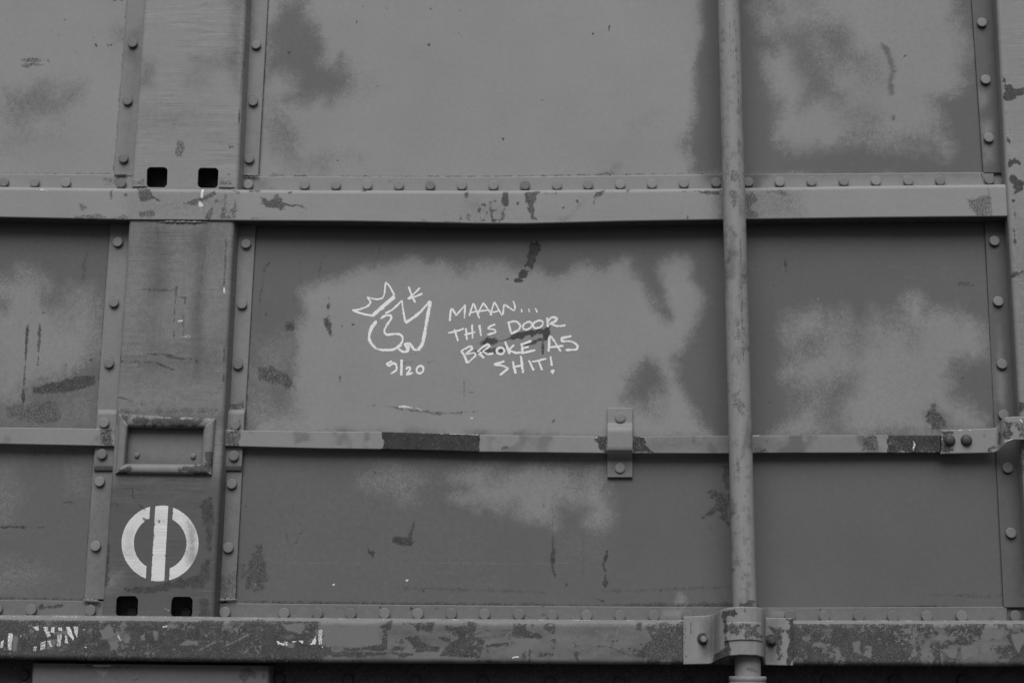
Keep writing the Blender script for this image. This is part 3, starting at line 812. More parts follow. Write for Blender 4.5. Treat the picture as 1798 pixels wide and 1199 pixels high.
tb.Dk(b4((1480,205),(1560,200),(1780,320),(1700,395),(1480,395)), 10, 8, .3)
tb.R(b5((110,205),(160,215),(230,195),(245,205),(220,235),(215,260),(200,290),(230,385),(190,390),(175,320),(150,260),(150,225)), 2, 5, .82)
tb.R(b5((265,205),(295,200),(300,225),(270,222)), 2, 3, .7); tb.line('rust', b5((300,218,4),(350,215,4),(348,205,4)), 1.5, 1, .7)
tb.R(b5((600,205),(655,195),(630,230),(600,240),(585,290),(580,235)), 2, 3, .8)
tb.R(b5((780,190),(815,190),(795,210)), 2, 3, .75)
specks(tb, [(909,357,3),(989,365,1.8),(1013,353.5,2.4),(1046,371.5,1),(609,382,.8)])
tb.Dk(b5((500,240),(530,260),(480,340),(400,390),(370,385),(450,330)), 5, 6, .42)
tb.Dk(b5((60,395),(400,385),(300,340),(120,360)), 12, 8, .3)
tb.line('rust', b5((1140,203,6),(1185,203,5)), 1.5, 1.5, .75); tb.line('rust', b5((1190,200,2),(1260,200,3)), 1, 1, .7)
tb.R(b5((1255,205),(1330,200),(1385,195),(1390,230),(1350,225),(1270,212)), 2, 3, .8)
tb.R(b5((1540,215),(1590,210),(1630,260),(1600,280),(1575,310),(1620,330),(1640,372),(1545,375)), 2, 4, .58)
tb.R(b5((1640,200),(1800,190),(1800,230),(1740,220),(1680,210)), 3, 5, .58)
tb.Dk(b5((1335,180),(1900,180),(1900,390),(1345,390)), 12, 14, .42)
tb.line('rust', b5((1175,375,7),(1178,365,5)), 1.5, 2, .8); tb.Dk(b5((1080,340),(1130,340),(1110,375)), 8, 6, .3)
a1 = lambda *p: cr(0, 0, 2.854, p)
tb.R(a1((690,950),(745,945),(800,1010),(760,1000),(700,1010)), 1.6, 4, .78).R(a1((690,1060),(780,1050),(770,1085),(690,1090)), 1.6, 6, .62)
tb.R(a1((920,1020),(1000,985),(1080,960),(1080,975),(1010,1010),(960,1030)), 2, 4, .7).R(a1((1080,1005),(1090,1010),(1050,1100),(1030,1090)), 2, 4, .68)
tb.R(a1((1120,985),(1140,985),(1130,1090),(1170,1040),(1180,960),(1150,950),(1185,960),(1180,1095),(1110,1095)), 2, 6, .62)
tb.R(a1((385,1005),(440,1045),(410,1050)), 2, 5, .55).R(a1((370,1085),(470,1070),(560,1090),(640,1080),(640,1095),(380,1095)), 2, 5, .58)
tb.R(a1((548,950),(568,950),(565,1000),(550,1000)), 2, 3, .72).R(a1((620,970),(640,970),(640,990),(622,990)), 2, 3, .7)
tb.R(a1((1300,990),(1350,1010),(1390,970),(1420,1010),(1427,1050),(1350,1030),(1310,1020)), 2, 4, .6)
tb.line('white', a1((1000,1010,7),(1006,1030,9)), 1, 4, 1); tb.line('white', a1((1020,945,4),(1012,990,4)), 1, 3, .8); tb.line('white', a1((1008,1050,2),(1010,1075,3)), 1, 2, .8)
tb.line('white', a1((205,952,4),(235,955,3)), 1, 1.5, .7); tb.line('white', a1((760,945,2),(800,1015,2)), 1, 1, .5)
tb.Dk([(225,330),(420,330),(415,390),(222,390)], 14, 12, .30)
tb.R([(1700,350),(1728,344),(1740,346),(1742,378),(1715,378),(1702,365)], 3, 5, .6)
tb.line('rust', [(1722,372,5),(1738,374,6)], 2, 5, .5)
tb.line('light', [(1735,326,2),(1737,350,2)], 3, 2, .5, 'sub')
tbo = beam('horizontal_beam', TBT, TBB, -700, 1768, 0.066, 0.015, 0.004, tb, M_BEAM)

BBT = [(0, 1079), (230, 1080.5), (440, 1083), (600, 1084.5), (900, 1086.5), (1190, 1088), (1400, 1088.5), (1798, 1088.5)]
BBB = [(0, 1157), (450, 1163), (900, 1165), (1400, 1168), (1800, 1170)]
bb = Stain(0.55)
e6 = lambda *p: cr(0, 1040, 3.596, p)
e7 = lambda *p: cr(450, 1040, 3.596, p)
e8 = lambda *p: cr(900, 1040, 5.137, p)
e9 = lambda *p: cr(1350, 1040, 4.013, p)
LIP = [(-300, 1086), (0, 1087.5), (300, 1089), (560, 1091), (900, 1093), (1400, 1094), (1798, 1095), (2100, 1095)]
def bbfn(x, y, o):
    # chipped-to-bare rust fields along the rail, thinning to the right of the left third
    n = fbm(x, y, 22, 77, 5) + 0.45 * fbm(x, y, 5, 5, 3)
    n2 = fbm(x, y, 26, 41, 5, 0.6, 1.5)
    bias = ip([(-400, .5), (40, .42), (170, .30), (300, .36), (480, .52), (560, .30), (640, -.55), (1100, -.75), (1135, -.1), (1195, .15), (1392, .42), (1600, .34), (1700, .1), (1798, .1), (2100, .1)], x)
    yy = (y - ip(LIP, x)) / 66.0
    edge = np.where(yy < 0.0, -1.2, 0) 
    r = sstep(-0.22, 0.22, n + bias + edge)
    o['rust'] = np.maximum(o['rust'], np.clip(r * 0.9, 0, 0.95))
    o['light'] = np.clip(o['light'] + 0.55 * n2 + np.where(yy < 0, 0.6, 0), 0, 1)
    o['white'] = np.maximum(o['white'], 0.40 * (1 - sstep(-0.07, 0.0, yy)) + 0.12 * fbm(x, y, 14, 3, 3) * (yy < 0))  # lip whitened: worn edge plus a painted highlight
    fl = fbm(x, y, 4.2, 19, 3) + 0.5 * fbm(x, y, 30, 8, 2)
    k = sstep(0.38, 0.60, fl) * (yy > 0.02)
    o['rust'] = o['rust'] * (1 - 0.8 * k); o['light'] = np.maximum(o['light'], 0.9 * k)
    for p in bb_light:                                        # islands where the paint survived
        s = sd_poly(x, y, p) + 3.0 * fbm(x, y, 8, 9, 4)
        k = sstep(1.8, -1.8, s)
        o['rust'] *= 1 - k; o['light'] = np.maximum(o['light'], 0.8 * k)
bb_light = [e6((625,240),(690,205),(720,230),(715,280),(650,300)), e6((730,230),(755,260),(780,310),(755,300),(735,270)), e6((690,310),(745,300),(740,360),(700,360)),
            e6((970,240),(998,240),(995,300),(970,300)), e6((1120,330),(1190,295),(1250,310),(1245,328),(1160,333)), e6((1400,345),(1480,300),(1570,255),(1560,275),(1480,320)),
            e6((1260,360),(1300,335),(1390,290),(1385,300),(1310,345)), e6((1035,215),(1090,190),(1145,215),(1130,225),(1060,225)), e6((890,270),(915,250),(915,300),(895,300)),
            e6((350,245),(430,240),(430,265),(340,262)), e6((300,300),(350,290),(345,340),(300,360)), e6((80,280),(110,270),(110,380),(80,360)),
            e7((160,200),(320,195),(280,260),(200,240)), e7((420,210),(760,200),(790,320),(640,350),(440,340)), e7((180,320),(240,310),(235,350),(190,345)),
            e9((1145,320),(1200,290),(1310,310),(1310,335),(1150,335)), e9((1180,395),(1320,392),(1318,465),(1240,430)), e9((1350,375),(1450,372),(1480,395),(1470,440),(1360,480)), e9((1500,255),(1645,255),(1645,330),(1500,330)), e9((1500,345),(1645,345),(1640,370),(1570,375),(1540,430),(1500,420)), e9((1700,290),(1800,280),(1800,350),(1760,420),(1720,360)), e9((310,355),(390,350),(410,380),(310,382)), e9((590,350),(645,340),(640,430),(600,420))]
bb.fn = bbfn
for poly in ([(780,215),(860,170),(850,230),(825,240),(830,360),(800,360),(790,290),(810,260)], [(920,185),(1130,190),(1100,250),(1060,235),(1010,250),(1000,215)], [(935,285),(1020,270),(1040,310),(1080,330),(1160,340),(1150,370),(1000,380),(990,330)],
             [(1145,275),(1230,290),(1220,310),(1170,305)], [(1190,210),(1330,215),(1340,250),(1380,270),(1440,300),(1420,410),(1160,400),(1190,340),(1280,290),(1200,240)], [(1335,180),(1420,195),(1390,215),(1370,260),(1335,250)],
             [(1445,330),(1600,310),(1590,340),(1450,345)], [(1620,215),(1700,205),(1700,240),(1798,260),(1798,285),(1650,285),(1615,260)], [(840,370),(870,345),(940,345),(930,360)], [(520,345),(600,355),(740,330),(800,325),(800,365),(560,365)],
             [(660,230),(695,225),(690,250),(665,245)], [(725,232),(762,230),(760,245),(728,250)], [(620,255),(650,248),(665,262),(640,265)], [(460,372),(1000,378),(1000,402),(900,405),(880,385),(640,410),(560,405),(480,408)]):
    bb.R(e7(*poly), 1.4, 3, .9)
for poly in ([(0,275),(120,285),(115,330),(60,320),(30,350),(0,340)], [(0,370),(80,350),(240,370),(225,410),(20,410)], [(160,290),(200,285),(180,310)], [(215,330),(265,335),(270,360),(230,345)], [(265,285),(385,280),(380,380),(320,350),(280,330)], [(340,425),(385,430),(380,455)],
             [(235,535),(370,555),(365,575),(235,570)], [(90,520),(120,520),(120,620),(95,610)], [(140,505),(162,505),(160,620),(145,620)], [(1220,310),(1300,270),(1500,275),(1540,240),(1540,600),(1380,610),(1130,590),(1120,540),(1200,470),(1260,430),(1220,360)],
             [(1115,265),(1165,270),(1150,320),(1120,320)]):
    bb.R(e8(*poly), 1.5, 4, .75)
bb.line('rust', e8((670,530,4),(730,490,5),(820,485,6),(900,500,5),(980,540,6),(1090,575,5)), 1.5, 2, .62)
bb.line('rust', e8((925,520,4),(1010,530,5),(1100,530,4),(1200,500,6)), 1.5, 2, .6)
bb.line('rust', e8((570,570,6),(630,555,5)), 1.6, 4, .55); bb.line('rust', e8((985,505,9),(985,508,9)), 1.5, 2, .8); bb.line('rust', e8((1058,508,11),(1060,510,11)), 1.5, 2, .8)
bb.line('rust', e7((1380,265,3),(1450,240,4),(1540,240,3),(1640,238,3)), 1.2, 1.5, .7); bb.line('rust', e7((1380,288,3),(1500,280,3),(1570,265,3),(1650,280,3)), 1.2, 1.5, .7)
bb.line('white', e7((1620,410,5),(1650,405,6)), 1, 2, .8); bb.line('white', e8((10,580,4),(55,578,4)), 1, 2, .7); bb.line('white', e9((1215,237,2),(1265,238,2)), 1, 1, .7)
bb.line('white', e6((1030,215,5),(1050,212,6)), 1, 2.4, .8); bb.line('white', e6((1075,205,3),(1125,186,4)), 1, 2.4, .8); bb.line('white', e6((1750,310,5),(1790,325,9)), 1, 3, .8); bb.line('white', e6((735,225,5),(750,235,4)), 1, 2, .7); bb.line('white', e6((745,270,4),(760,300,4)), 1, 2, .7)
bb.line('light', e9((830,290,5),(945,240,5)), 2, 2, 1)
bb.line('rust', e6((1540,205,22),(1640,200,30),(1720,210,16)), 4, 4, .95)
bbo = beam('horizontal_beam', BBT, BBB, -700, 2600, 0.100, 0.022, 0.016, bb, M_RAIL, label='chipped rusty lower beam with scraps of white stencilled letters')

# stencilled letter scraps
def poly_sheet(name, polys, d, mat, parent, res=1.2, amp=1.2, label=None, cover=0.62):
    Vs, Fs, cov = [], [], []; k = 0
    for q, pts in enumerate(polys):
        a = np.array(pts); x0, y0 = a.min(0) - 2; x1, y1 = a.max(0) + 2
        xs = np.arange(x0, x1, res); ys = np.arange(y0, y1, res)
        X, Y = np.meshgrid(xs, ys)
        s = sd_poly(X, Y, pts) + amp * fbm(X, Y, 5, 3 + q, 3)
        e = 0.05
        gx = (sd_poly(X + e, Y, pts) - sd_poly(X - e, Y, pts)) / (2 * e); gy = (sd_poly(X, Y + e, pts) - sd_poly(X, Y - e, pts)) / (2 * e)
        near = np.abs(s) < 0.62 * res
        X2 = np.where(near, X - s * gx, X); Y2 = np.where(near, Y - s * gy, Y)
        s2 = np.where(near, 0, s)
        Fg = grid_faces(len(ys), len(xs))
        Fg = Fg[(s2.ravel()[Fg] <= 1e-6).all(1)]
        Vs.append(P(X2.ravel(), Y2.ravel(), d)); Fs.append(Fg + k); k += X.size
        cov.append(cover + 0.0 * X.ravel())
    V = np.vstack(Vs); Fq = np.vstack(Fs); c = np.concatenate(cov)
    Fq = orient(V, Fq, CAM)
    used = np.zeros(len(V), bool); used[Fq.ravel()] = True; idx = np.cumsum(used) - 1
    me = mesh_from(name, V[used], idx[Fq], {'cover': c[used]}, [mat])
    return link(name, me, parent, label)
lets = [e6((268,215),(300,215),(322,275),(300,280)), e6((322,215),(345,215),(342,255),(322,248)), e6((258,310),(286,305),(285,358),(255,362)), e6((300,305),(318,300),(330,340),(318,338)),
        e6((366,216),(392,216),(390,242),(366,240)), e6((362,265),(390,262),(382,340),(357,338)), e6((415,215),(440,215),(470,290),(462,300),(430,262)), e6((465,215),(492,215),(490,290),(470,262)), e6((412,268),(425,275),(430,318),(408,320)),
        e6((205,215),(242,213),(242,238),(225,236)), e6((212,342),(230,342),(228,368),(210,368)), e6((52,255),(82,255),(70,360),(46,362)), e6((4,310),(25,300),(18,345),(2,348)), e6((128,270),(138,268),(132,290)), e6((525,230),(538,232),(535,242)), e6((530,340),(550,335),(545,352)),
        e7((395,234),(416,232),(416,330),(390,328)), e7((378,272),(376,328),(340,328)), e7((130,310),(150,302),(140,335)), e7((175,310),(198,310),(196,345),(185,330)), e7((265,302),(298,302),(296,322),(280,318)), e7((410,335),(422,338),(420,356)), e7((225,308),(255,306),(240,316))]
for q_, one in enumerate(lets): poly_sheet('stencil_letter', [one], 0.1006, M_CHALK, bbo, res=0.8, amp=1.3, cover=0.42 + 0.08 * math.sin(q_ * 2.3))

# ---- left vertical post --------------------------------------------
def post(name, left, right, y0, y1, d, round_px, st, mat, holes, wall_l=True, wall_r=True, flare=0.005, base_d=0.006):
    ys = np.arange(y0, y1 + 0.1, 1.65)
    za = P(300, y0, d)[2]; zb = P(300, y1, d)[2]
    cols = []
    # profile across: (t, d) where t runs 0..1 over the front, with rounded corners and sloping walls
    r = 0.013
    yy = ys
    l = P(ipx(left, yy), yy, d)[:, 0]; rr = P(ipx(right, yy), yy, d)[:, 0]
    Z = P((ipx(left, yy) + ipx(right, yy)) / 2, yy, d)[:, 2]
    prof = []
    if wall_l:
        for dd in np.linspace(base_d, d - r, 12)[:-1]:
            prof.append(('l', -flare * (1 - (dd - base_d) / (d - r - base_d)), dd))
    for a in np.linspace(0, np.pi / 2, 9): prof.append(('l', r - r * math.cos(a), d - r + r * math.sin(a)))
    nf = int((np.mean(rr - l) - 2 * r) / 0.0028)
    for k in range(1, nf): prof.append(('f', k / nf, d))
    for a in np.linspace(np.pi / 2, 0, 9): prof.append(('r', -r + r * math.cos(a), d - r + r * math.sin(a)))
    if wall_r:
        for dd in np.linspace(d - r, base_d, 12)[1:]:
            prof.append(('r', flare * (1 - (dd - base_d) / (d - r - base_d)), dd))
    G = np.zeros((len(ys), len(prof), 3))
    for j, (w, o, dd) in enumerate(prof):
        G[:, j, 1] = -dd; G[:, j, 2] = Z
        if w == 'l': G[:, j, 0] = l + o
        elif w == 'r': G[:, j, 0] = rr + o
        else: G[:, j, 0] = (l + r) * (1 - o) + (rr - r) * o
    return sheet(name, G, st, mat, door, holes=holes)

pu = Stain(0.88)
pu.Dk([(405,0),(432,0),(420,110),(418,160),(400,120)], 10, 10, .5).Dk(a1((980,300),(1190,260),(1190,330),(1000,340)), 12, 10, .4).Dk(a1((930,380),(1060,380),(1040,430),(930,430)), 12, 10, .4).Dk(a1((710,300),(770,320),(760,430),(700,430)), 8, 8, .5)
pu.Dk(a1((700,540),(1010,560),(1020,650),(700,650)), 16, 10, .3)
pu.R(a1((885,705),(920,715),(918,785),(880,790)), 2.5, 6, .58)
pu.line('rust', a1((872,624,4),(872,625,4)), 1.2, .5, .9)
pu.R(a1((1145,725),(1170,735),(1150,745)), 2, 3, .7).R(a1((1140,870),(1160,865),(1155,885),(1140,885)), 2, 3, .7)
pu.R(a1((660,910),(720,900),(730,930),(665,930)), 3, 5, .5).R(a1((1100,910),(1160,895),(1165,930),(1100,935)), 3, 6, .55)
pu.line('white', a1((712,300,1.4),(712,380,1.4),(730,388,1.4),(970,388,1.2)), .9, .5, .5)
pu.line('white', a1((760,110,1),(960,100,1),(1160,150,1)), .9, .8, .35)
pu.line('rust', a1((1225,290,3),(1205,450,3)), 1.5, 2, .6); pu.line('rust', a1((1200,545,4),(1197,615,4)), 1.5, 2, .8)
SL1 = [(258, 293.5), (294.5, 293.5), (293, 329.5), (257, 329)]
SL2 = [(348, 294.5), (384, 295), (382, 330.5), (346.5, 330)]
post('vertical_post', POSTL, POSTR, -200, 336, 0.059, 6, pu, M_POST, [(SL1, 7, 0.008), (SL2, 7, 0.008)])

pl = Stain(0.58)
pl.Dk(d2((640,30),(1160,30),(1160,200),(640,200)), 30, 16, .3)
pl.Dk(d2((760,60),(830,60),(830,350),(760,420)), 12, 8, .65).Dk(d2((985,100),(1030,60),(1020,350),(1000,500),(1010,700),(980,800),(975,500)), 9, 7, .7).Dk(d2((740,480),(800,440),(790,700),(740,700)), 14, 8, .4)
pl.Dk(d2((620,690),(1110,640),(1100,800),(700,820)), 20, 16, .35)
pl.line('rust', d2((710,366,4),(790,368,9),(870,372,6),(885,355,8)), 2, 4, .62); pl.line('rust', d2((885,360,5),(876,440,4),(870,600,3)), 1.6, 2, .72)
pl.line('rust', d2((900,404,4),(930,408,5),(926,435,5)), 1.6, 2, .7); pl.line('rust', d2((918,500,6),(920,620,5)), 2, 4, .6)
pl.line('rust', d2((1012,310,12),(1000,390,8)), 3, 5, .55)
pl.line('rust', d2((600,725,5),(700,728,4),(770,730,5),(830,752,7),(870,768,5)), 1.5, 1.5, .7); pl.line('rust', d2((740,688,5),(830,695,8),(900,712,7),(955,716,4)), 1.8, 3, .7)
pl.line('rust', d2((600,700,6),(600,745,5)), 1.5, 2, .8); pl.line('rust', d2((698,740,6),(697,748,4)), 1.5, 1, .8); pl.line('rust', d2((985,730,10),(990,735,8)), 3, 5, .6)
pl.line('rust', d2((580,905,4),(625,912,5),(670,932,3)), 1.5, 1, .75); pl.line('rust', d2((705,940,4),(735,945,4)), 1.5, 1, .6)
pl.line('white', d2((888,605,7),(950,602,10)), 2.5, 5, .46); pl.line('white', d2((893,525,3),(915,522,3)), 1, 1, .8)
pl.line('white', d2((838,820,3),(845,880,3),(838,930,3)), 1.5, 2, .45); pl.line('white', d2((1123,360,5),(1123,380,4)), 1, 1, .9); pl.line('white', d2((1050,430,6),(1035,550,4)), 3, 4, .36)
pl.line('rust', d2((1132,110,4),(1128,250,4),(1122,350,4)), 2, 2, .72); pl.line('rust', d2((1125,650,3),(1118,830,5)), 1.8, 2, .75)
pl.line('rust', d2((790,30,12),(790,130,6)), 4, 3, .45); pl.line('rust', d2((1040,60,6),(1010,300,5)), 4, 3, .42)
pl.R(d2((600,970),(1100,960),(1100,985),(600,990)), 5, 8, .50)
# low part: dark paint, rust along the right edge
pl.Dk(d3((440,335),(960,335),(960,960),(400,960)), 14, 8, .88)
pl.Dk([(190,725),(395,730),(390,745),(190,745)], 8, 5, .5)
pl.R(d3((845,425),(895,415),(905,520),(870,560),(850,510)), 3, 8, .82); pl.R(d3((870,540),(895,540),(885,640),(870,630)), 3, 6, .82)
pl.R(d3((855,690),(885,680),(890,760),(850,800),(740,800),(640,815),(560,825),(525,800),(650,790),(760,760),(840,740)), 3, 7, .82)
pl.R(d3((440,620),(460,610),(460,790),(435,800)), 3, 6, .82); pl.line('rust', d3((480,445,8),(495,445,6)), 2, 3, .6)
pl.R(d3((840,850),(885,850),(885,910),(845,910)), 3, 8, .82)
pl.line('rust', d3((560,380,6),(560,410,5),(585,445,5),(612,465,4)), 1.5, 1.5, .7); pl.line('white', d3((566,380,1.5),(572,410,1.5),(600,450,1.5)), .8, .8, .5)
pl.L(d3((660,400),(860,340),(880,420),(700,460)), 30, 14, .25); pl.L(d3((440,740),(520,720),(500,800),(440,810)), 14, 10, .55)
pl.line('white', d3((690,880,2),(712,892,2)), .8, 1, .6)
SL3 = [(204.5, 1046), (243, 1045.5), (241.5, 1082.5), (202.5, 1082)]
SL4 = [(301.5, 1047), (338.5, 1047), (337.5, 1083.5), (299, 1083)]
REC = [(225, 750), (357.5, 751.5), (353, 815.5), (220, 814.5)]
post('vertical_post', POSTL, POSTR, 376, 1090, 0.059, 6, pl, M_POST, [(SL3, 8, 0.008), (SL4, 8, 0.008), (REC, 1.5, 0.016)])
# recess plate and its frame
rp = Stain(0.55); rp.Dk([(215,745),(365,745),(365,768),(215,768)], 10, 6, .5).Dk([(215,800),(365,805),(365,825),(215,825)], 8, 6, .5)
rpo = vplate('recess_plate', [(740, 220), (825, 212)], [(740, 364), (825, 358)], 740, 826, 0.042, rp, M_FLANGE, solid=0.004)
SB = dome(0.0085, 0.008, 16); SB.materials.append(M_RIVETLOW)
rivet_row('bolt', [(241, 799), (339.5, 801)], 0.0415, rpo, SB, BASE)
def ring_frame(name, loops, st, mat, parent):
    n = 46; G = []
    for pts, d in loops:
        row = []
        for i in range(4):
            a, b = np.array(pts[i], float), np.array(pts[(i + 1) % 4], float)
            row += [a + (b - a) * t for t in np.linspace(0, 1, n)]      # corner points doubled: sharp mitres
        row = np.array(row); G.append(P(row[:, 0], row[:, 1], d))
    return sheet(name, np.array(G), st, mat, parent, closed=True)
fr = Stain(0.62)
fr.R(d3((570,75),(860,80),(850,120),(560,110)), 2, 9, .85).R(d3((500,60),(545,70),(540,115),(510,80)), 2, 7, .85).R(d3((870,230),(905,215),(890,320),(830,330),(810,320),(860,285)), 2, 8, .85)
fr.R(d3((750,285),(870,285),(880,310),(760,310)), 2, 8, .85).R(d3((485,300),(560,280),(580,300),(540,325),(485,325)), 2, 8, .85)
fr.Dk([(215,728),(372,733),(372,742),(215,738)], 4, 4, .4)
fr.line('white', d3((510,75,2),(900,85,2)), 1, 2.5, .55)
def sub(outer, inner, n): 
    o = np.array(outer, float); i = np.array(inner, float); return [(list(map(tuple, o + (i - o) * t)), 0) for t in n]
FO = [(209, 727), (379, 734.5), (372, 834), (202, 832)]; FI = REC
loops = []
for t, dd in ((-0.02, 0.0575), (0.0, 0.0615), (0.12, 0.071), (0.30, 0.075), (0.45, 0.0755), (0.62, 0.0755), (0.80, 0.074), (0.93, 0.069), (1.0, 0.060), (1.03, 0.046)):
    o = np.array(FO, float); i = np.array(FI, float)
    loops.append(([tuple(v) for v in o + (i - o) * t], dd))
ring_frame('recess_frame', loops, fr, M_FLANGE, door)

# white split-ring emblem
def arc_poly(cx, cy, rx, ry, rxi, ryi, a0, a1_):
    t = np.linspace(a0, a1_, 60)
    o = [(cx + rx * math.cos(a), cy - ry * math.sin(a)) for a in t]
    i = [(cx + rxi * math.cos(a), cy - ryi * math.sin(a)) for a in t[::-1]]
    return o + i
def clipx(poly, f, keep_left):
    out = []; n = len(poly)
    for i in range(n):
        a, b = poly[i], poly[(i + 1) % n]
        sa, sb = a[0] - f(a[1]), b[0] - f(b[1])
        if not keep_left: sa, sb = -sa, -sb
        if sa <= 0: out.append(a)
        if (sa < 0) != (sb < 0):
            t = sa / (sa - sb); out.append((a[0] + t * (b[0] - a[0]), a[1] + t * (b[1] - a[1])))
    return out
cx, cy = 281.0, 953.5
fl = lambda y: 263.5 + (y - 892) * (256 - 263.5) / 124
frr = lambda y: 303.8 + (y - 892) * (297 - 303.8) / 124
left = clipx(arc_poly(cx, cy, 67.5, 66.5, 46, 47, math.pi * 0.5, math.pi * 1.5), fl, True)
right = clipx(arc_poly(cx, cy, 67.5, 66.5, 46.5, 47, -math.pi * 0.5, math.pi * 0.5), frr, False)
midb = [(272.8, 888.5), (278, 887.6), (286, 887), (295.6, 887.8), (292, 950), (288.5, 1019), (281, 1020), (273, 1020), (265.2, 1019), (269, 950)]
def emblem_mat():
    mat = paint('worn_white_paint', dark=0.36, light=0.78, white=0.8, rust=0.09, streak='h', streak_k=0.9, grain=0.5, rough=0.6)
    return mat
M_EMB = emblem_mat()
def emblem():
    Vs, Fs = [], []; k = 0
    for pts in (left, midb, right):
        a = np.array(pts); x0, y0 = a.min(0) - 2; x1, y1 = a.max(0) + 2
        res = 1.0
        X, Y = np.meshgrid(np.arange(x0, x1, res), np.arange(y0, y1, res))
        s = sd_poly(X, Y, pts); e = .05
        gx = (sd_poly(X + e, Y, pts) - sd_poly(X - e, Y, pts)) / (2 * e); gy = (sd_poly(X, Y + e, pts) - sd_poly(X, Y - e, pts)) / (2 * e)
        near = np.abs(s) < 0.62 * res
        X2, Y2 = np.where(near, X - s * gx, X), np.where(near, Y - s * gy, Y); s2 = np.where(near, 0, s)
        Fg = grid_faces(*X.shape); Fg = Fg[(s2.ravel()[Fg] <= 1e-6).all(1)]
        Vs.append(P(X2.ravel(), Y2.ravel(), 0.0597)); Fs.append(Fg + k); k += X.size
    V = np.vstack(Vs); Fq = orient(V, np.vstack(Fs), CAM)
    used = np.zeros(len(V), bool); used[Fq.ravel()] = True; idx = np.cumsum(used) - 1
    V = V[used]; x, y = proj(V)
    st = Stain(0.92)
    st.R(d3((600,500),(635,500),(650,530),(650,570),(645,610),(610,600),(600,560)), 2, 6, .75)
    st.line('rust', d3((560,410,4),(585,445,4),(612,468,4)), 1.2, 1, .8)
    st.line('rust', d3((671,517,6),(671,518,6)), 1.2, 1, .9); st.line('rust', d3((650,512,2),(695,515,2)), .8, 1, .5)
    st.Dk(d3((790,520),(830,540),(830,700),(795,680)), 8, 8, .9).Dk(d3((520,560),(560,560),(570,640),(530,640)), 8, 8, .5).Dk(d3((540,640),(600,690),(600,740),(560,700)), 10, 8, .3).Dk([(265,905),(296,905),(296,915),(265,915)], 8, 4, .25)
    for q in range(5): st.line('rust', d3((760 + q * 14, 690 - q * 12, 1), (810 + q * 4, 600 - q * 4, 1)), .8, 1, .42)
    me = mesh_from('painted_emblem', V, idx[Fq], st.eval(x, y), [M_EMB])
    return link('painted_emblem', me, door, 'white split ring emblem with a bar down its middle')
emblem()

# ---- right vertical post -------------------------------------------
rpst = Stain(0.86)
f1 = lambda *p: cr(1540, 0, 2.857, p)
f2 = lambda *p: cr(1540, 350, 2.857, p)
for poly in ([(635,390),(650,420),(700,440),(737,440),(737,480),(690,490),(655,510),(640,500)], [(640,555),(655,560),(650,575)], [(655,640),(670,640),(668,655)], [(655,690),(675,710),(670,745),(655,740)], [(660,775),(675,800),(710,800),(720,820),(690,830),(665,830)], [(670,875),(700,880),(737,910),(737,960),(690,965),(675,940)], [(675,1005),(685,1010),(680,1030)], [(675,1045),(700,1050),(690,1080)], [(680,1150),(695,1160),(690,1199)]):
    rpst.R(f1(*poly), 1.8, 6, .92)
for poly in ([(680,150),(695,150),(700,250),(688,250)], [(675,350),(690,345),(690,360),(737,355),(737,375),(690,390),(675,390)], [(715,1020),(737,1020),(737,1060),(720,1060)]):
    rpst.R(f2(*poly), 1.8, 6, .85)
rpst.R([(1790,790),(1800,780),(1800,830),(1795,835)], 2, 6, .6)
for yy in (63, 135, 187, 221, 267): rpst.line('white', [(1765, yy, .7), (1810, yy - 1, .7)], .9, .8, .42)
rpst.Dk([(1770,380),(1830,380),(1830,1090),(1780,1090)], 40, 20, .4)
post('vertical_post', RPOST, off(RPOST, 178), -200, 1095, 0.079, 6, rpst, M_SIDEPOST, [], flare=-0.008)

# ---- post foot below the lower beam ---------------------------------
hp = Stain(0.38)
hp.R(e6((1520,490),(1560,475),(1615,500),(1610,540),(1570,520),(1545,572),(1520,572)), 2, 6, .6).R(e6((1650,475),(1675,475),(1670,560),(1655,550)), 2, 5, .55)
hp.line('white', e6((585,462,3),(700,462,3)), 1, 1, .85); hp.line('white', e6((575,470,2),(550,540,2)), 1.5, 1, .45)
hp.L(e6((590,480),(710,490),(660,535),(655,580),(640,580),(640,535)), 4, 3, .95)
hp.line('rust', e6((380,465,6),(820,470,5)), 2, 5, .55)
hp.line('rust', e6((850,550,6),(870,545,8)), 2, 4, .6)
post('post_foot', [(1160, 55.5), (1199, 54)], [(1160, 473), (1199, 472)], 1166, 1310, 0.052, 6, hp, M_FLANGE, [])
rivet_row('rivet', [(43, 1184), (491, 1190), (611, 1192), (729, 1193), (848, 1194.5), (966, 1196), (1087, 1197), (1208, 1198), (1451, 1195), (1570, 1194), (1690, 1194)], 0.002, [o for o in door.children if o.name.startswith('door_panel')][4], RIVD, BASE)

# weld beads at the flange ends
def bead(name, x0, y0, x1, y1, d, r, st):
    n = 26; t = np.linspace(0, 1, n); g = np.zeros((n, 12, 3))
    for i, tt in enumerate(t):
        rr = r * (0.75 + 0.3 * math.sin(i * 2.1) + 0.2 * math.sin(i * 0.9 + x0)) * min(1, 0.35 + 3 * min(tt, 1 - tt))
        c = P(x0 + (x1 - x0) * tt, y0 + (y1 - y0) * tt + 0.25 * math.sin(i * 0.8), d)
        for j in range(12):
            a = 2 * math.pi * j / 12
            g[i, j] = c + np.array([0, -math.cos(a) * rr * .7, math.sin(a) * rr])
    c0 = P((x0 + x1) / 2, (y0 + y1) / 2, d)
    V = g.reshape(-1, 3); Fq = grid_faces(n, 12, True)
    x, y = proj(V)
    me = mesh_from(name, V, orient(V, Fq, CAM), st.eval(x, y), [M_FLANGE])
    return link(name, me, door)
ws = Stain(0.55)
bead('weld_bead', 427, 307, 455, 308.5, 0.014, 0.0058, ws)
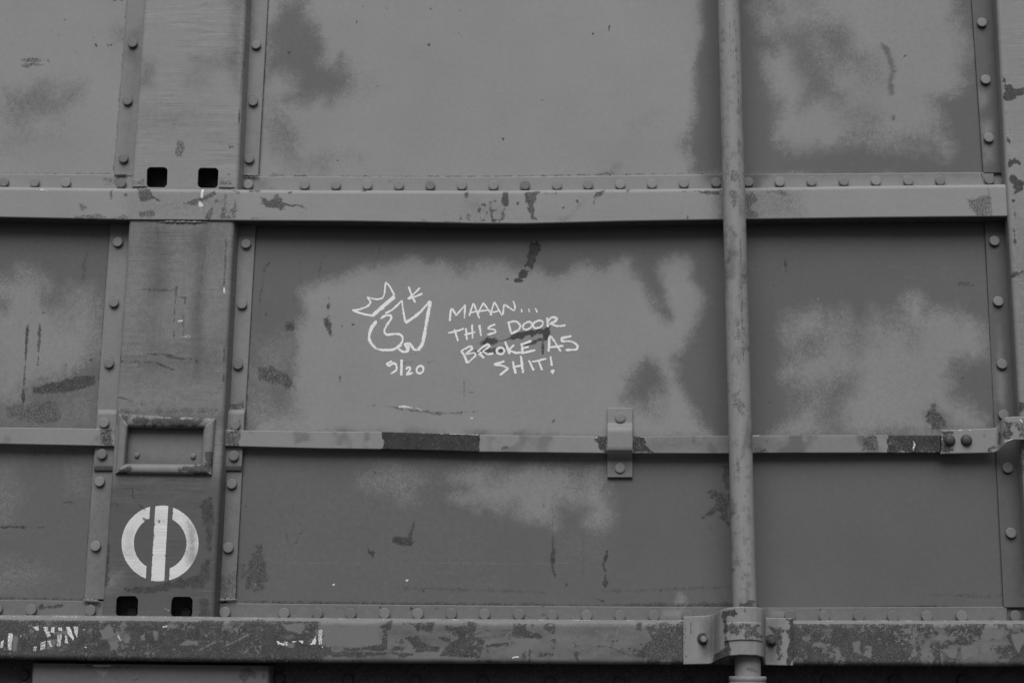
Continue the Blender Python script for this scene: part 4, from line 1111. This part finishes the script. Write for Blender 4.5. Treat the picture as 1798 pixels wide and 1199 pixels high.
bead('weld_bead', 201, 306.5, 222, 306, 0.014, 0.0058, ws)
bead('weld_bead', 378, 1053, 416, 1052, 0.014, 0.0062, ws)
bead('weld_bead', 146, 1053, 174, 1055, 0.014, 0.0062, ws)
bead('weld_bead', 231, 327.5, 258, 327, 0.061, 0.0045, ws)
bead('weld_bead', 384, 328.5, 412, 329, 0.061, 0.0045, ws)
bead('weld_bead', 280, 389.5, 362, 390.5, 0.061, 0.0045, ws)
bead('weld_bead', 1722, 300, 1728, 318, 0.010, 0.003, ws)

# ---- keeper strap over the locking bar ------------------------------
kp = Stain(0.85)
kp.Dk([(1066,800),(1112,800),(1112,840),(1066,840)], 8, 5, .4)
ys = np.concatenate([np.linspace(716, 743, 16), np.linspace(744.5, 752, 8), np.linspace(754, 790, 22), np.linspace(791, 806, 12), np.linspace(808, 838, 18)])
dd = ip([(716, .0085), (743, .0085), (745.5, .013), (750, .044), (753, .051), (758, .053), (785, .053), (790, .051), (798, .036), (804, .015), (808, .0085), (838, .0085)], ys)
u = np.linspace(0, 1, 26)
PX = (1066.5 + 44 * u)[None] + 0 * ys[:, None]
kpo = sheet('bar_keeper', P(PX, np.repeat(ys[:, None], 26, 1), np.repeat(dd[:, None], 26, 1)), kp, M_FLANGE, door, solid=0.0075)
RIVK = dome(0.0163, 0.0062, 28, [(1.0, 0.0), (1.0, 0.6), (0.97, 0.78), (0.9, 0.9), (0.75, 0.97), (0.4, 1.0)]); RIVK.materials.append(M_RIVET)
rivet_row('rivet', [(1089, 733), (1088.5, 821.5)], 0.008, kpo, RIVK, BASE)

# ---- chalk ----------------------------------------------------------
def chalk(name, strokes, label):
    Vs, Fs, cov = [], [], []; k = 0; rng = np.random.RandomState(4)
    for si, (pts, w) in enumerate(strokes):
        p = np.array(w5(*pts), float)
        # Catmull-Rom style smoothing, then resample
        if len(p) > 2:
            q = []
            pp = np.vstack([2 * p[0] - p[1], p, 2 * p[-1] - p[-2]])
            for i in range(len(p) - 1):
                p0, p1, p2, p3 = pp[i], pp[i + 1], pp[i + 2], pp[i + 3]
                v1, v2 = p1 - p0, p2 - p1
                for t in np.linspace(0, 1, 8, endpoint=False):
                    m1, m2 = (p2 - p0) * .5, (p3 - p1) * .5
                    if np.dot(p1 - p0, p2 - p1) < 0.35 * np.linalg.norm(p1 - p0) * np.linalg.norm(p2 - p1): m1 = (p2 - p1)
                    if np.dot(p2 - p1, p3 - p2) < 0.35 * np.linalg.norm(p2 - p1) * np.linalg.norm(p3 - p2): m2 = (p2 - p1)
                    q.append((2*t**3-3*t**2+1)*p1 + (t**3-2*t**2+t)*m1 + (-2*t**3+3*t**2)*p2 + (t**3-t**2)*m2)
            q.append(p[-1]); p = np.array(q)
        seg = np.r_[0, np.cumsum(np.hypot(*np.diff(p, axis=0).T))]
        n = max(4, int(seg[-1] / 0.9))
        s = np.linspace(0, seg[-1], n)
        x = np.interp(s, seg, p[:, 0]); y = np.interp(s, seg, p[:, 1])
        tx, ty = np.gradient(x), np.gradient(y); L = np.hypot(tx, ty) + 1e-9
        nx, ny = -ty / L, tx / L
        hw = 1.36 * w / 4.086 / 2 * (1 + 0.34 * fbm(s, s * 0 + si, 6, 3, 2)) * np.minimum(1, 0.55 + 0.45 * np.minimum(s, seg[-1] - s) / 1.2)
        offs = np.array([-1.0, -0.5, 0.0, 0.5, 1.0])
        ro = fbm(s, s * 0 + si * 7, 2.2, 8, 2) * 0.5
        X = x[:, None] + nx[:, None] * hw[:, None] * offs + nx[:, None] * ro[:, None]; Y = y[:, None] + ny[:, None] * hw[:, None] * offs + ny[:, None] * ro[:, None]
        V = P(X.ravel(), Y.ravel(), 0.0)
        V = P(X.ravel(), Y.ravel(), wavy(V[:, 0], V[:, 2]) + 0.0004 + 0.000012 * si + 0.00001 * np.repeat(s / seg[-1], 5))
        Fs.append(grid_faces(n, 5) + k); Vs.append(V); k += len(V)
        cov.append(np.repeat((0.70 + 0.26 * fbm(s, s * 0 + si, 9, 5, 2))[:, None], 5, 1) - 0.36 * np.abs(offs)[None] ** 3)
    V = np.vstack(Vs); Fq = np.vstack(Fs)
    # orient each face to the camera
    a, b, c = V[Fq[:, 0]], V[Fq[:, 1]], V[Fq[:, 2]]
    fl_ = np.cross(b - a, c - a)[:, 1] > 0
    Fq[fl_] = Fq[fl_][:, ::-1]
    me = mesh_from(name, V, Fq, {'cover': np.concatenate([c_.ravel() for c_ in cov])}, [M_CHALK], False)
    return link(name, me, door, label)
def ell(cx, cy, rx, ry, tilt=0.0):
    return [(cx + rx * math.cos(a) * math.cos(tilt) - ry * math.sin(a) * math.sin(tilt), cy + rx * math.cos(a) * math.sin(tilt) + ry * math.sin(a) * math.cos(tilt)) for a in np.linspace(0.4, 2 * math.pi + 0.5, 12)]
draw = [([(75,265),(130,258),(185,235),(205,205),(185,172),(240,185),(285,180),(305,150),(315,65),(345,95),(380,160)], 10),
        ([(380,165),(300,235),(215,308)], 22), ([(222,305),(150,290),(78,265)], 12),
        ([(480,95),(500,150),(528,210)], 11), ([(562,103),(515,150),(472,185)], 10), ([(580,145),(530,165),(475,183)], 11),
        ([(312,288),(370,255),(432,195),(440,260),(457,355)], 11), ([(457,355),(550,290),(635,198)], 16), ([(635,198),(625,260),(600,400),(580,500),(545,553)], 20),
        ([(278,325),(310,305),(350,300),(355,325),(325,370),(305,415),(325,440),(370,435),(420,440),(438,470),(420,510),(370,545),(300,550),(240,535),(205,495),(195,450),(215,380),(250,340)], 13),
        ([(250,345),(205,420),(200,480),(240,535)], 15), ([(430,515),(370,545),(300,550)], 15),
        ([(405,540),(440,562),(475,558),(465,530),(450,508),(485,505),(500,520),(520,545),(545,550)], 14), ([(455,515),(480,520),(478,555)], 14)]
chalk('chalk_drawing', draw, 'white chalk line drawing wearing a crown')
chalk('chalk_date', [([(362,630),(322,648),(340,665),(372,642),(390,655),(392,690),(350,722)], 12), ([(430,618),(428,732)], 15), ([(462,690),(472,674),(490,673),(488,695),(464,725),(492,719),(512,712)], 12), (ell(562,690,24,28,.5), 12)], 'chalked date 5/20')
txt = [([(775,343),(783,270),(792,252),(822,300),(885,228),(880,322)], 11),
       ([(915,305),(940,224),(950,224),(988,325)], 10), ([(925,282),(978,268)], 9), ([(975,292),(1012,220),(1022,220),(1080,303)], 10), ([(990,272),(1062,262)], 9), ([(1065,300),(1092,216),(1102,216),(1150,303)], 10), ([(1080,280),(1138,268)], 9),
       ([(1155,300),(1165,222)], 10), ([(1165,222),(1235,268)], 10), ([(1238,270),(1243,235),(1230,198)], 10), ([(1288,252),(1294,280)], 9), ([(1340,252),(1347,278)], 9), ([(1390,247),(1402,282)], 10),
       ([(762,428),(820,415),(960,420)][:2] + [(880,396)], 11), ([(808,400),(835,486)], 12), ([(892,392),(898,478)], 11), ([(935,365),(939,468)], 11), ([(880,442),(958,420)], 11), ([(988,368),(1000,450)], 12), ([(1102,364),(1058,384),(1050,398),(1098,405),(1104,424),(1044,440)], 11),
       ([(1196,350),(1216,432)], 12), ([(1188,354),(1250,345),(1282,372),(1268,405),(1214,435)], 12), (ell(1333,376,36,24,-.5), 11), (ell(1408,366,38,25,-.4), 11), ([(1474,316),(1480,386)], 12), ([(1474,348),(1510,315),(1545,322),(1530,345),(1494,360),(1550,378),(1606,372)], 13),
       ([(855,555),(880,590),(902,645)], 14), ([(858,555),(920,524),(938,538),(890,580),(950,570),(962,588),(905,642)], 12), ([(978,575),(1022,608)], 14), ([(970,565),(1010,528),(1048,508),(1062,522),(1010,562),(1050,580),(1090,573)], 13), ([(990,560),(1015,605)], 13), (ell(1140,556,28,24), 14),
       ([(1172,488),(1206,580)], 14), ([(1238,512),(1196,550)], 12), ([(1196,550),(1250,570),(1285,565)], 12), ([(1292,500),(1298,574)], 12), ([(1282,512),(1362,484)], 12), ([(1285,542),(1342,526)], 11), ([(1285,574),(1392,550)], 12),
       ([(1485,562),(1490,458),(1506,458),(1572,560)], 13), ([(1480,532),(1592,520)], 12), ([(1648,450),(1580,464),(1578,486),(1650,490),(1694,518),(1680,545),(1605,550)], 13),
       ([(1168,630),(1094,654),(1150,662),(1194,682),(1134,730)], 13), ([(1228,630),(1248,720)], 13), ([(1284,590),(1302,716)], 13), ([(1226,676),(1304,654)], 11), ([(1342,622),(1378,697)], 12), ([(1362,636),(1470,612)], 11), ([(1412,628),(1438,695)], 12), ([(1498,594),(1508,664)], 12), ([(1508,692),(1518,712)], 24), ([(1514,712),(1515,724)], 9)]
chalk('chalk_message', txt, 'four lines of white chalk capitals')

# ------------------------------------------------------------------ flat sliding locking bar
BAR_BASE = P(899, 796, 0.0)
BASE = BAR_BASE
bar = empty('locking_bar', BAR_BASE, 'long flat horizontal bar held by a riveted keeper, patches of dark bare steel on it', 'locking bar')
BRT = [(-330, 749), (0, 750), (195, 752.5), (395, 754), (440, 755.5), (560, 757.5), (670, 757.8), (760, 760.5), (845, 763), (1066, 766), (1110, 766.5), (1260, 764.5), (1330, 764), (1500, 763.5), (1670, 764)]
BRB = [(-330, 778), (0, 779), (195, 783), (395, 783), (560, 787), (670, 788.5), (760, 790.5), (845, 793), (1066, 795.5), (1260, 796), (1330, 795), (1670, 794.5)]
bs = Stain(0.9)
def bsfn(x, y, o):
    k = sstep(0.42, 0.62, fbm(x, y, 2.6, 15, 2)) * (o['rust'] > 0.8)
    o['white'] = np.maximum(o['white'], 0.46 * k)
    o['light'] = np.clip(o['light'] - 0.5 * sstep(0.1, 0.5, fbm(x, y, 40, 25, 3)), 0, 1)
bs.fn = bsfn
h6 = lambda *p: cr(1000, 680, 4.495, p)
k4b = k4
bs.Dk([(1140,760),(1400,760),(1400,800),(1120,800)], 16, 8, .6).Dk([(1400,760),(1520,760),(1520,800),(1400,800)], 16, 8, .3)
bs.L([(1165,765),(1200,768),(1195,785),(1160,785)], 10, 8, .7)
bs.R([(671,754),(844,757),(842,797),(668,795),(672,780)], 1.4, 5.5, .97)
bs.R(cr(0,700,2.402,[(420,120),(475,120),(475,198),(425,196)]), 2, 4, .68).R(cr(0,700,2.402,[(930,128),(1015,130),(1012,208),(930,205)]), 2, 5, .62)
bs.R(h6((205,385),(300,385),(300,520),(265,515),(230,470),(215,420)), 1.8, 5, .8).R(h6((500,385),(590,392),(605,430),(590,450),(680,515),(500,515)), 1.6, 3, .82)
bs.R([(1515,764),(1540,764),(1540,790),(1515,793)], 3, 6, .55).R([(1560,760),(1660,760),(1660,798),(1560,794)], 2, 7, .85)
bs.line('white', [(1603,792,2),(1606,780,2.5),(1604,775,1.5)], 1.2, 2.4, .8); bs.line('white', [(1519,767,1.5),(1521,768,1.5)], 1, 1.5, .7)
bs.line('white', h6((1450,381,2.5),(1500,379,3)), 1, 1.5, .75); bs.line('white', h6((1600,380,2),(1640,378,2)), 1, 1.5, .6); bs.line('white', h6((208,398,4),(215,396,4)), 1, 1.5, .8)
bs.line('white', [(721,758.2,1),(840,763,1)], .9, 1.4, .62); bs.line('white', h6((1170,460,2),(1188,492,2)), 1, .8, .7); bs.line('rust', h6((1560,420,12),(1561,421,12)), 2, 2, .5); bs.line('rust', h6((1515,505,8),(1545,495,8)), 1.5, 2, .7)
bs.line('rust', [(882,787,4),(888,786,4)], 2, 3, .6)
def slab(name, top, bot, x0, x1, d, th, st, mat, parent, label=None, dfn=None):
    xs = np.linspace(x0, x1, int((x1 - x0) / 1.6)); n = 20
    t, b = ipx(top, xs), ipx(bot, xs)
    dv = d + 0 * xs if dfn is None else dfn(xs)
    T, B = P(xs, t, dv), P(xs, b, dv)
    rows = []
    e = 0.0022
    back = np.array([0, th, 0])
    def blend(w): return T * (1 - w) + B * w
    rows.append(T + back); rows.append(T + np.array([0, e, 0])); rows.append(T + np.array([0, e * .3, -e * .3])); 
    for k in range(n + 1): rows.append(T * (1 - k / n) + B * k / n + np.array([0, 0, -e if k == 0 else (e if k == n else 0)]))
    rows.append(B + np.array([0, e * .3, e * .3])); rows.append(B + np.array([0, e, 0])); rows.append(B + back)
    rows.append(rows[0].copy())
    G = np.array(rows)
    o = sheet(name, G, st, mat, parent, label=label)
    return o
slab('bar', BRT, BRB, -700, 1690, 0.036, 0.014, bs, M_BAR, bar)
es = Stain(0.95)
g3 = lambda *p: cr(1600, 680, 5.995, p)
es.R(g3((312,455),(440,450),(440,490),(400,500),(345,560),(350,610),(400,625),(400,685),(315,685)), 1.6, 5, .75)
es.R(g3((805,640),(850,610),(915,625),(860,650),(840,675),(810,670)), 1.4, 4, .65).R(g3((760,490),(790,490),(785,520),(760,515)), 2, 4, .5).R(g3((415,645),(445,645),(440,670),(418,668)), 1.4, 2, .8).R(g3((920,440),(940,440),(945,600),(915,600)), 1.4, 3, .7)
es.R(g3((985,360),(1060,350),(1080,400),(1040,440),(1060,480),(1040,550),(985,560),(975,450)), 2, 7, .75).R(g3((1085,370),(1150,380),(1150,330),(1187,330),(1187,520),(1130,540),(1150,470),(1120,440)), 2, 5, .62)
es.line('white', g3((985,570,5),(1060,548,3)), 1, 2, .85); es.line('white', g3((1150,340,8),(1185,380,10)), 1.6, 4, .72); es.line('white', g3((320,540,8),(330,545,6)), 1.2, 2, .75); es.line('white', g3((460,452,3),(630,450,4)), 1, 2, .7); es.line('white', g3((730,575,6),(770,565,6)), 1.5, 3, .55); es.line('white', g3((320,690,3),(318,705,3)), 1, 1, .8)
es.line('white', g3((960,330,4),(1100,306,3),(1187,300,3)), 1, 1.6, .55)
EST = [(1650, 756), (1653.5, 754.5), (1735, 752), (1748, 751), (1754, 746), (1759, 737), (1766, 732.5), (1780, 731), (1830, 731)]
ESB = [(1650, 796), (1653.5, 796.5), (1735, 795), (1747, 794), (1755, 790), (1761, 783), (1768, 776), (1778, 772.5), (1830, 771)]
dfn = lambda xs: ip([(1650, .046), (1742, .046), (1750, .050), (1755, .062), (1759, .085), (1764, .099), (1772, .105), (1830, .106)], xs)
eso = slab('end_strap', EST, ESB, 1653, 1990, 0.046, 0.010, es, M_BAR, bar, 'pale stepped end strap with two round bolt heads', dfn)
BH = dome(0.0175, 0.016, 28, [(1.0, 0.0), (1.0, 0.15), (0.95, 0.42), (0.83, 0.66), (0.62, 0.86), (0.33, 0.97)]); BH.materials.append(M_BOLT)
rivet_row('bolt', [(1667, 773), (1696.5, 773)], 0.0455, eso, BH, BASE)

# ------------------------------------------------------------------ vertical locking pipe
PIPE_BASE = P(1314, 1330, 0.13)
BASE = PIPE_BASE
pipe = empty('locking_pipe', PIPE_BASE, 'tall round vertical steel pipe standing in a bolted guide on the lower beam', 'pipe')
def tube(name, p0, p1, rad, st, mat, parent, prof=None, seg=72, label=None):
    """prof: list of (t, radius factor)"""
    Lz = np.linalg.norm(p1 - p0)
    ts = np.linspace(0, 1, max(3, int(Lz / 0.0033))) if prof is None else np.array([q[0] for q in prof])
    fs = np.ones(len(ts)) if prof is None else np.array([q[1] for q in prof])
    th = np.linspace(0, 2 * np.pi, seg, endpoint=False)
    C = p0[None] + (p1 - p0)[None] * ts[:, None]
    G = C[:, None, :] + (rad * fs)[:, None, None] * np.stack([np.cos(th), -np.sin(th), 0 * th], -1)[None]
    V = G.reshape(-1, 3); Fq = grid_faces(len(ts), seg, True)
    # outward normals
    a, b, c = V[Fq[:, 0]], V[Fq[:, 1]], V[Fq[:, 2]]
    cen = (C[:, None, :] + 0 * G).reshape(-1, 3)[Fq[:, 0]]
    if (np.cross(b - a, c - a) * (a - cen)).sum() < 0: Fq = Fq[:, ::-1]
    x, y = proj(V)
    me = mesh_from(name, V, Fq, st.eval(x, y), [mat])
    return link(name, me, parent, label)
pst = Stain(0.95)
def pstfn(x, y, o):
    n = fbm(x, y, 60, 21, 4, 2.2, 1.0)
    o['light'] = np.clip(o['light'] - 0.5 * sstep(0.05, 0.65, n) - 0.35 * sstep(0.15, 0.5, fbm(x, y, 9, 71, 3)), 0, 1)
    v = fbm(x, y, 30, 61, 4, 3.0, 0.5)
    o['rust'] = np.maximum(o['rust'], 0.36 * sstep(0.36, 0.66, v))
pst.fn = pstfn
pst.R(c3((1535,1080),(1580,1080),(1580,1160),(1540,1160)), 4, 8, .5)
pst.R(b5((1450,210),(1490,200),(1500,300),(1460,320)), 4, 7, .55)
for (x0, y0, x1, y1) in ((1289,35,1294,75),(1292,80,1296,150),(1296,160,1299,330),(1300,420,1304,560),(1302,540,1306,640),(1281,40,1283,100)):
    pst.line('rust', [(x0, y0, .9), (x1, y1, .6)], 1.2, 1.5, .62)
pst.R(k5((810,540),(840,540),(840,640),(815,640)), 3, 9, .5); pst.R(k5((790,950),(830,920),(840,990),(800,1010)), 4, 9, .46); pst.R(k5((790,840),(800,840),(802,880),(792,885)), 2, 3, .7)
pst.line('rust', c3((1492,862,4),(1508,860,4)), 1.2, 1.5, .75)
pst.R(h6((1310,30),(1350,25),(1330,110),(1300,150),(1290,90)), 3, 8, .45); pst.R(h6((1320,90),(1370,100),(1370,210),(1330,200)), 3, 10, .5); pst.R(h6((1310,560),(1360,570),(1350,640),(1320,650)), 3, 10, .5)
pst.line('rust', h6((1380,855,5),(1398,853,4)), 1, 1, .8); pst.R(cr(1150,900,4.01,[(600,630),(690,620),(690,665),(590,665)]), 2, 8, .7)
pst.R(cr(1150,900,4.01,[(540,380),(560,390),(555,440),(540,430)]), 2, 5, .6)
pst.line('white', c3((1478,30,4),(1490,24,4),(1500,34,3)), 1, .8, .6); pst.line('white', cr(1150,900,4.01,[(666,397,3),(667,398,3)]), .8, .3, .9)
ptop = P(1279.7, 0, 0.13); pbot = P(1307.3, 1050, 0.13)
dirv = (pbot - ptop)
tube('pipe', ptop - dirv * 0.22, pbot + dirv * 0.035, 0.0352, pst, M_PIPE, pipe)
lst = Stain(0.8); lst.R(cr(1150,900,4.01,[(640,1095),(700,1085),(720,1120),(640,1125)]), 3, 7, .5)
tube('lower_pipe', P(1312.7, 1120, 0.13), P(1313.5, 1330, 0.13), 0.0378, lst, M_PIPE, pipe)
fp = [(0, .70), (0, .97), (.03, 1.0), (.07, 1.0), (.085, .965), (.10, .965), (.115, 1.0), (.15, 1.0), (.165, .965), (.18, .965), (.2, 1.02), (1.0, 1.02), (1.0, .6)]
tube('pipe_collar', P(1312.8, 1186.5, 0.13), P(1313.4, 1290, 0.13), 0.0545, Stain(0.6), M_PIPE, pipe, fp)

# ---- the guide bolted to the lower beam (part of the door) -----------
BASE = DOOR_BASE
gs = Stain(0.8)
q = lambda *p: cr(1150, 900, 4.01, p)
gs.line('rust', q((541,838,9),(541,840,9)), 1.5, 1, 1.0)
gs.Dk(q((355,760),(440,730),(430,1000),(350,1000)), 10, 6, .85)
gs.R(q((470,680),(590,670),(580,710),(510,740),(525,790),(500,850),(530,930),(530,1000),(560,1010),(410,1060),(420,990),(490,960),(480,760)), 2, 6, .88)
gs.R(q((510,780),(600,790),(590,860),(520,880)), 3, 8, .7).R(q((610,790),(730,790),(740,870),(640,880)), 2.5, 12, .66)
gs.R(q((620,660),(640,665),(640,700),(628,700)), 2, 3, .7).R(q((245,770),(260,770),(260,850),(248,850)), 1.6, 2, .85).R(q((780,780),(850,810),(850,850),(820,830)), 2, 6, .85).R(q((860,790),(900,790),(880,950),(900,1060),(860,1060)), 2, 9, .75).R(q((930,740),(990,760),(990,1020),(930,1070),(950,900)), 2, 9, .88)
for k_ in range(14): gs.line('rust', q((206 + (k_ % 3) * 6, 790 + k_ * 20, 4), (208 + (k_ % 3) * 6, 796 + k_ * 20, 4)), 1.2, 2, .7)
gs.L(q((240,740),(350,740),(330,1050),(220,1050)), 8, 5, 1.0); gs.L(q((440,720),(485,710),(480,930),(440,960)), 6, 5, .95)
gs.Dk(q((780,740),(860,760),(860,1070),(780,1070)), 8, 6, .5)
gx = np.concatenate([np.linspace(1200, 1236, 20), np.linspace(1238, 1344, 90), np.linspace(1345.2, 1392.5, 28)])
gd = ip([(1200, .108), (1236, .109), (1246, .113), (1254, .124), (1259, .142), (1264, .158), (1270, .170), (1280, .184), (1292, .192), (1305, .195), (1318, .194), (1328, .189), (1336, .178), (1340, .166), (1342.5, .150), (1344, .112), (1345.2, .107), (1393, .107)], gx)
gt = ip([(1200, 1082), (1240, 1080.5), (1256, 1077), (1266, 1070), (1280, 1066), (1300, 1064.6), (1330, 1065.5), (1342, 1069), (1344, 1084), (1393, 1085)], gx)
gb = ip([(1200, 1166), (1246, 1165), (1258, 1160), (1268, 1155), (1280, 1151), (1300, 1149), (1330, 1150), (1342, 1154), (1344, 1167), (1393, 1168)], gx)
rows = []
ws_ = np.unique(np.r_[np.linspace(0, 1, 46), 0.325, 0.33, 0.685, 0.69])
for w in ws_:
    band = 0.0035 if 0.328 < w < 0.687 else 0.0
    bx = sstep(1270, 1276, gx) * sstep(1340, 1337, gx)
    G0 = P(gx, gt * (1 - w) + gb * w, gd + band * bx)
    rows.append(G0)
go = sheet('pipe_guide', np.array(rows), gs, M_PIPE, door, solid=0.007, label='bolted saddle bracket round the foot of the vertical pipe')
def hexnut(r, h, stud_r, stud_h):
    V, F = [], []
    def ring(rad, y, n=24, hexa=False):
        k = len(V)
        for j in range(n):
            a = 2 * math.pi * j / n
            rr = rad
            if hexa:
                b = (a % (math.pi / 3)) - math.pi / 6; rr = rad * math.cos(math.pi / 6) / math.cos(b)
            V.append((rr * math.cos(a), -y, rr * math.sin(a)))
        return k
    ks = [ring(r * 1.35, 0), ring(r * 1.35, h * .18), ring(r * 1.02, h * .19), ring(r, h * .2, hexa=True), ring(r, h * .85, hexa=True), ring(r * .84, h), ring(stud_r, h + .0001), ring(stud_r, h + stud_h), ring(stud_r * .7, h + stud_h * 1.08)]
    for a, b in zip(ks, ks[1:]):
        for j in range(24): F.append((a + j, a + (j + 1) % 24, b + (j + 1) % 24, b + j))
    F.append(tuple(range(ks[-1], ks[-1] + 24)))
    me = bpy.data.meshes.new('bolt'); me.from_pydata(V, [], F); me.update()
    import bmesh
    bm = bmesh.new(); bm.from_mesh(me); bmesh.ops.recalc_face_normals(bm, faces=bm.faces); bm.to_mesh(me); bm.free()
    me.materials.append(M_BOLT); me.materials.append(M_BOLTBRIGHT)
    mi = [0] * len(me.polygons)
    for i in range(24 * 6, len(mi)): mi[i] = 1
    me.polygons.foreach_set('material_index', mi)
    return me
NUT = hexnut(0.0135, 0.013, 0.0085, 0.012)
rivet_row('bolt', [(1234.5, 1121.5)], 0.108, go, NUT, BASE)
NUTR = NUT.copy(); NUTR.materials[1] = M_BOLT
rivet_row('bolt', [(1353.5, 1124)], 0.108, go, NUTR, BASE)
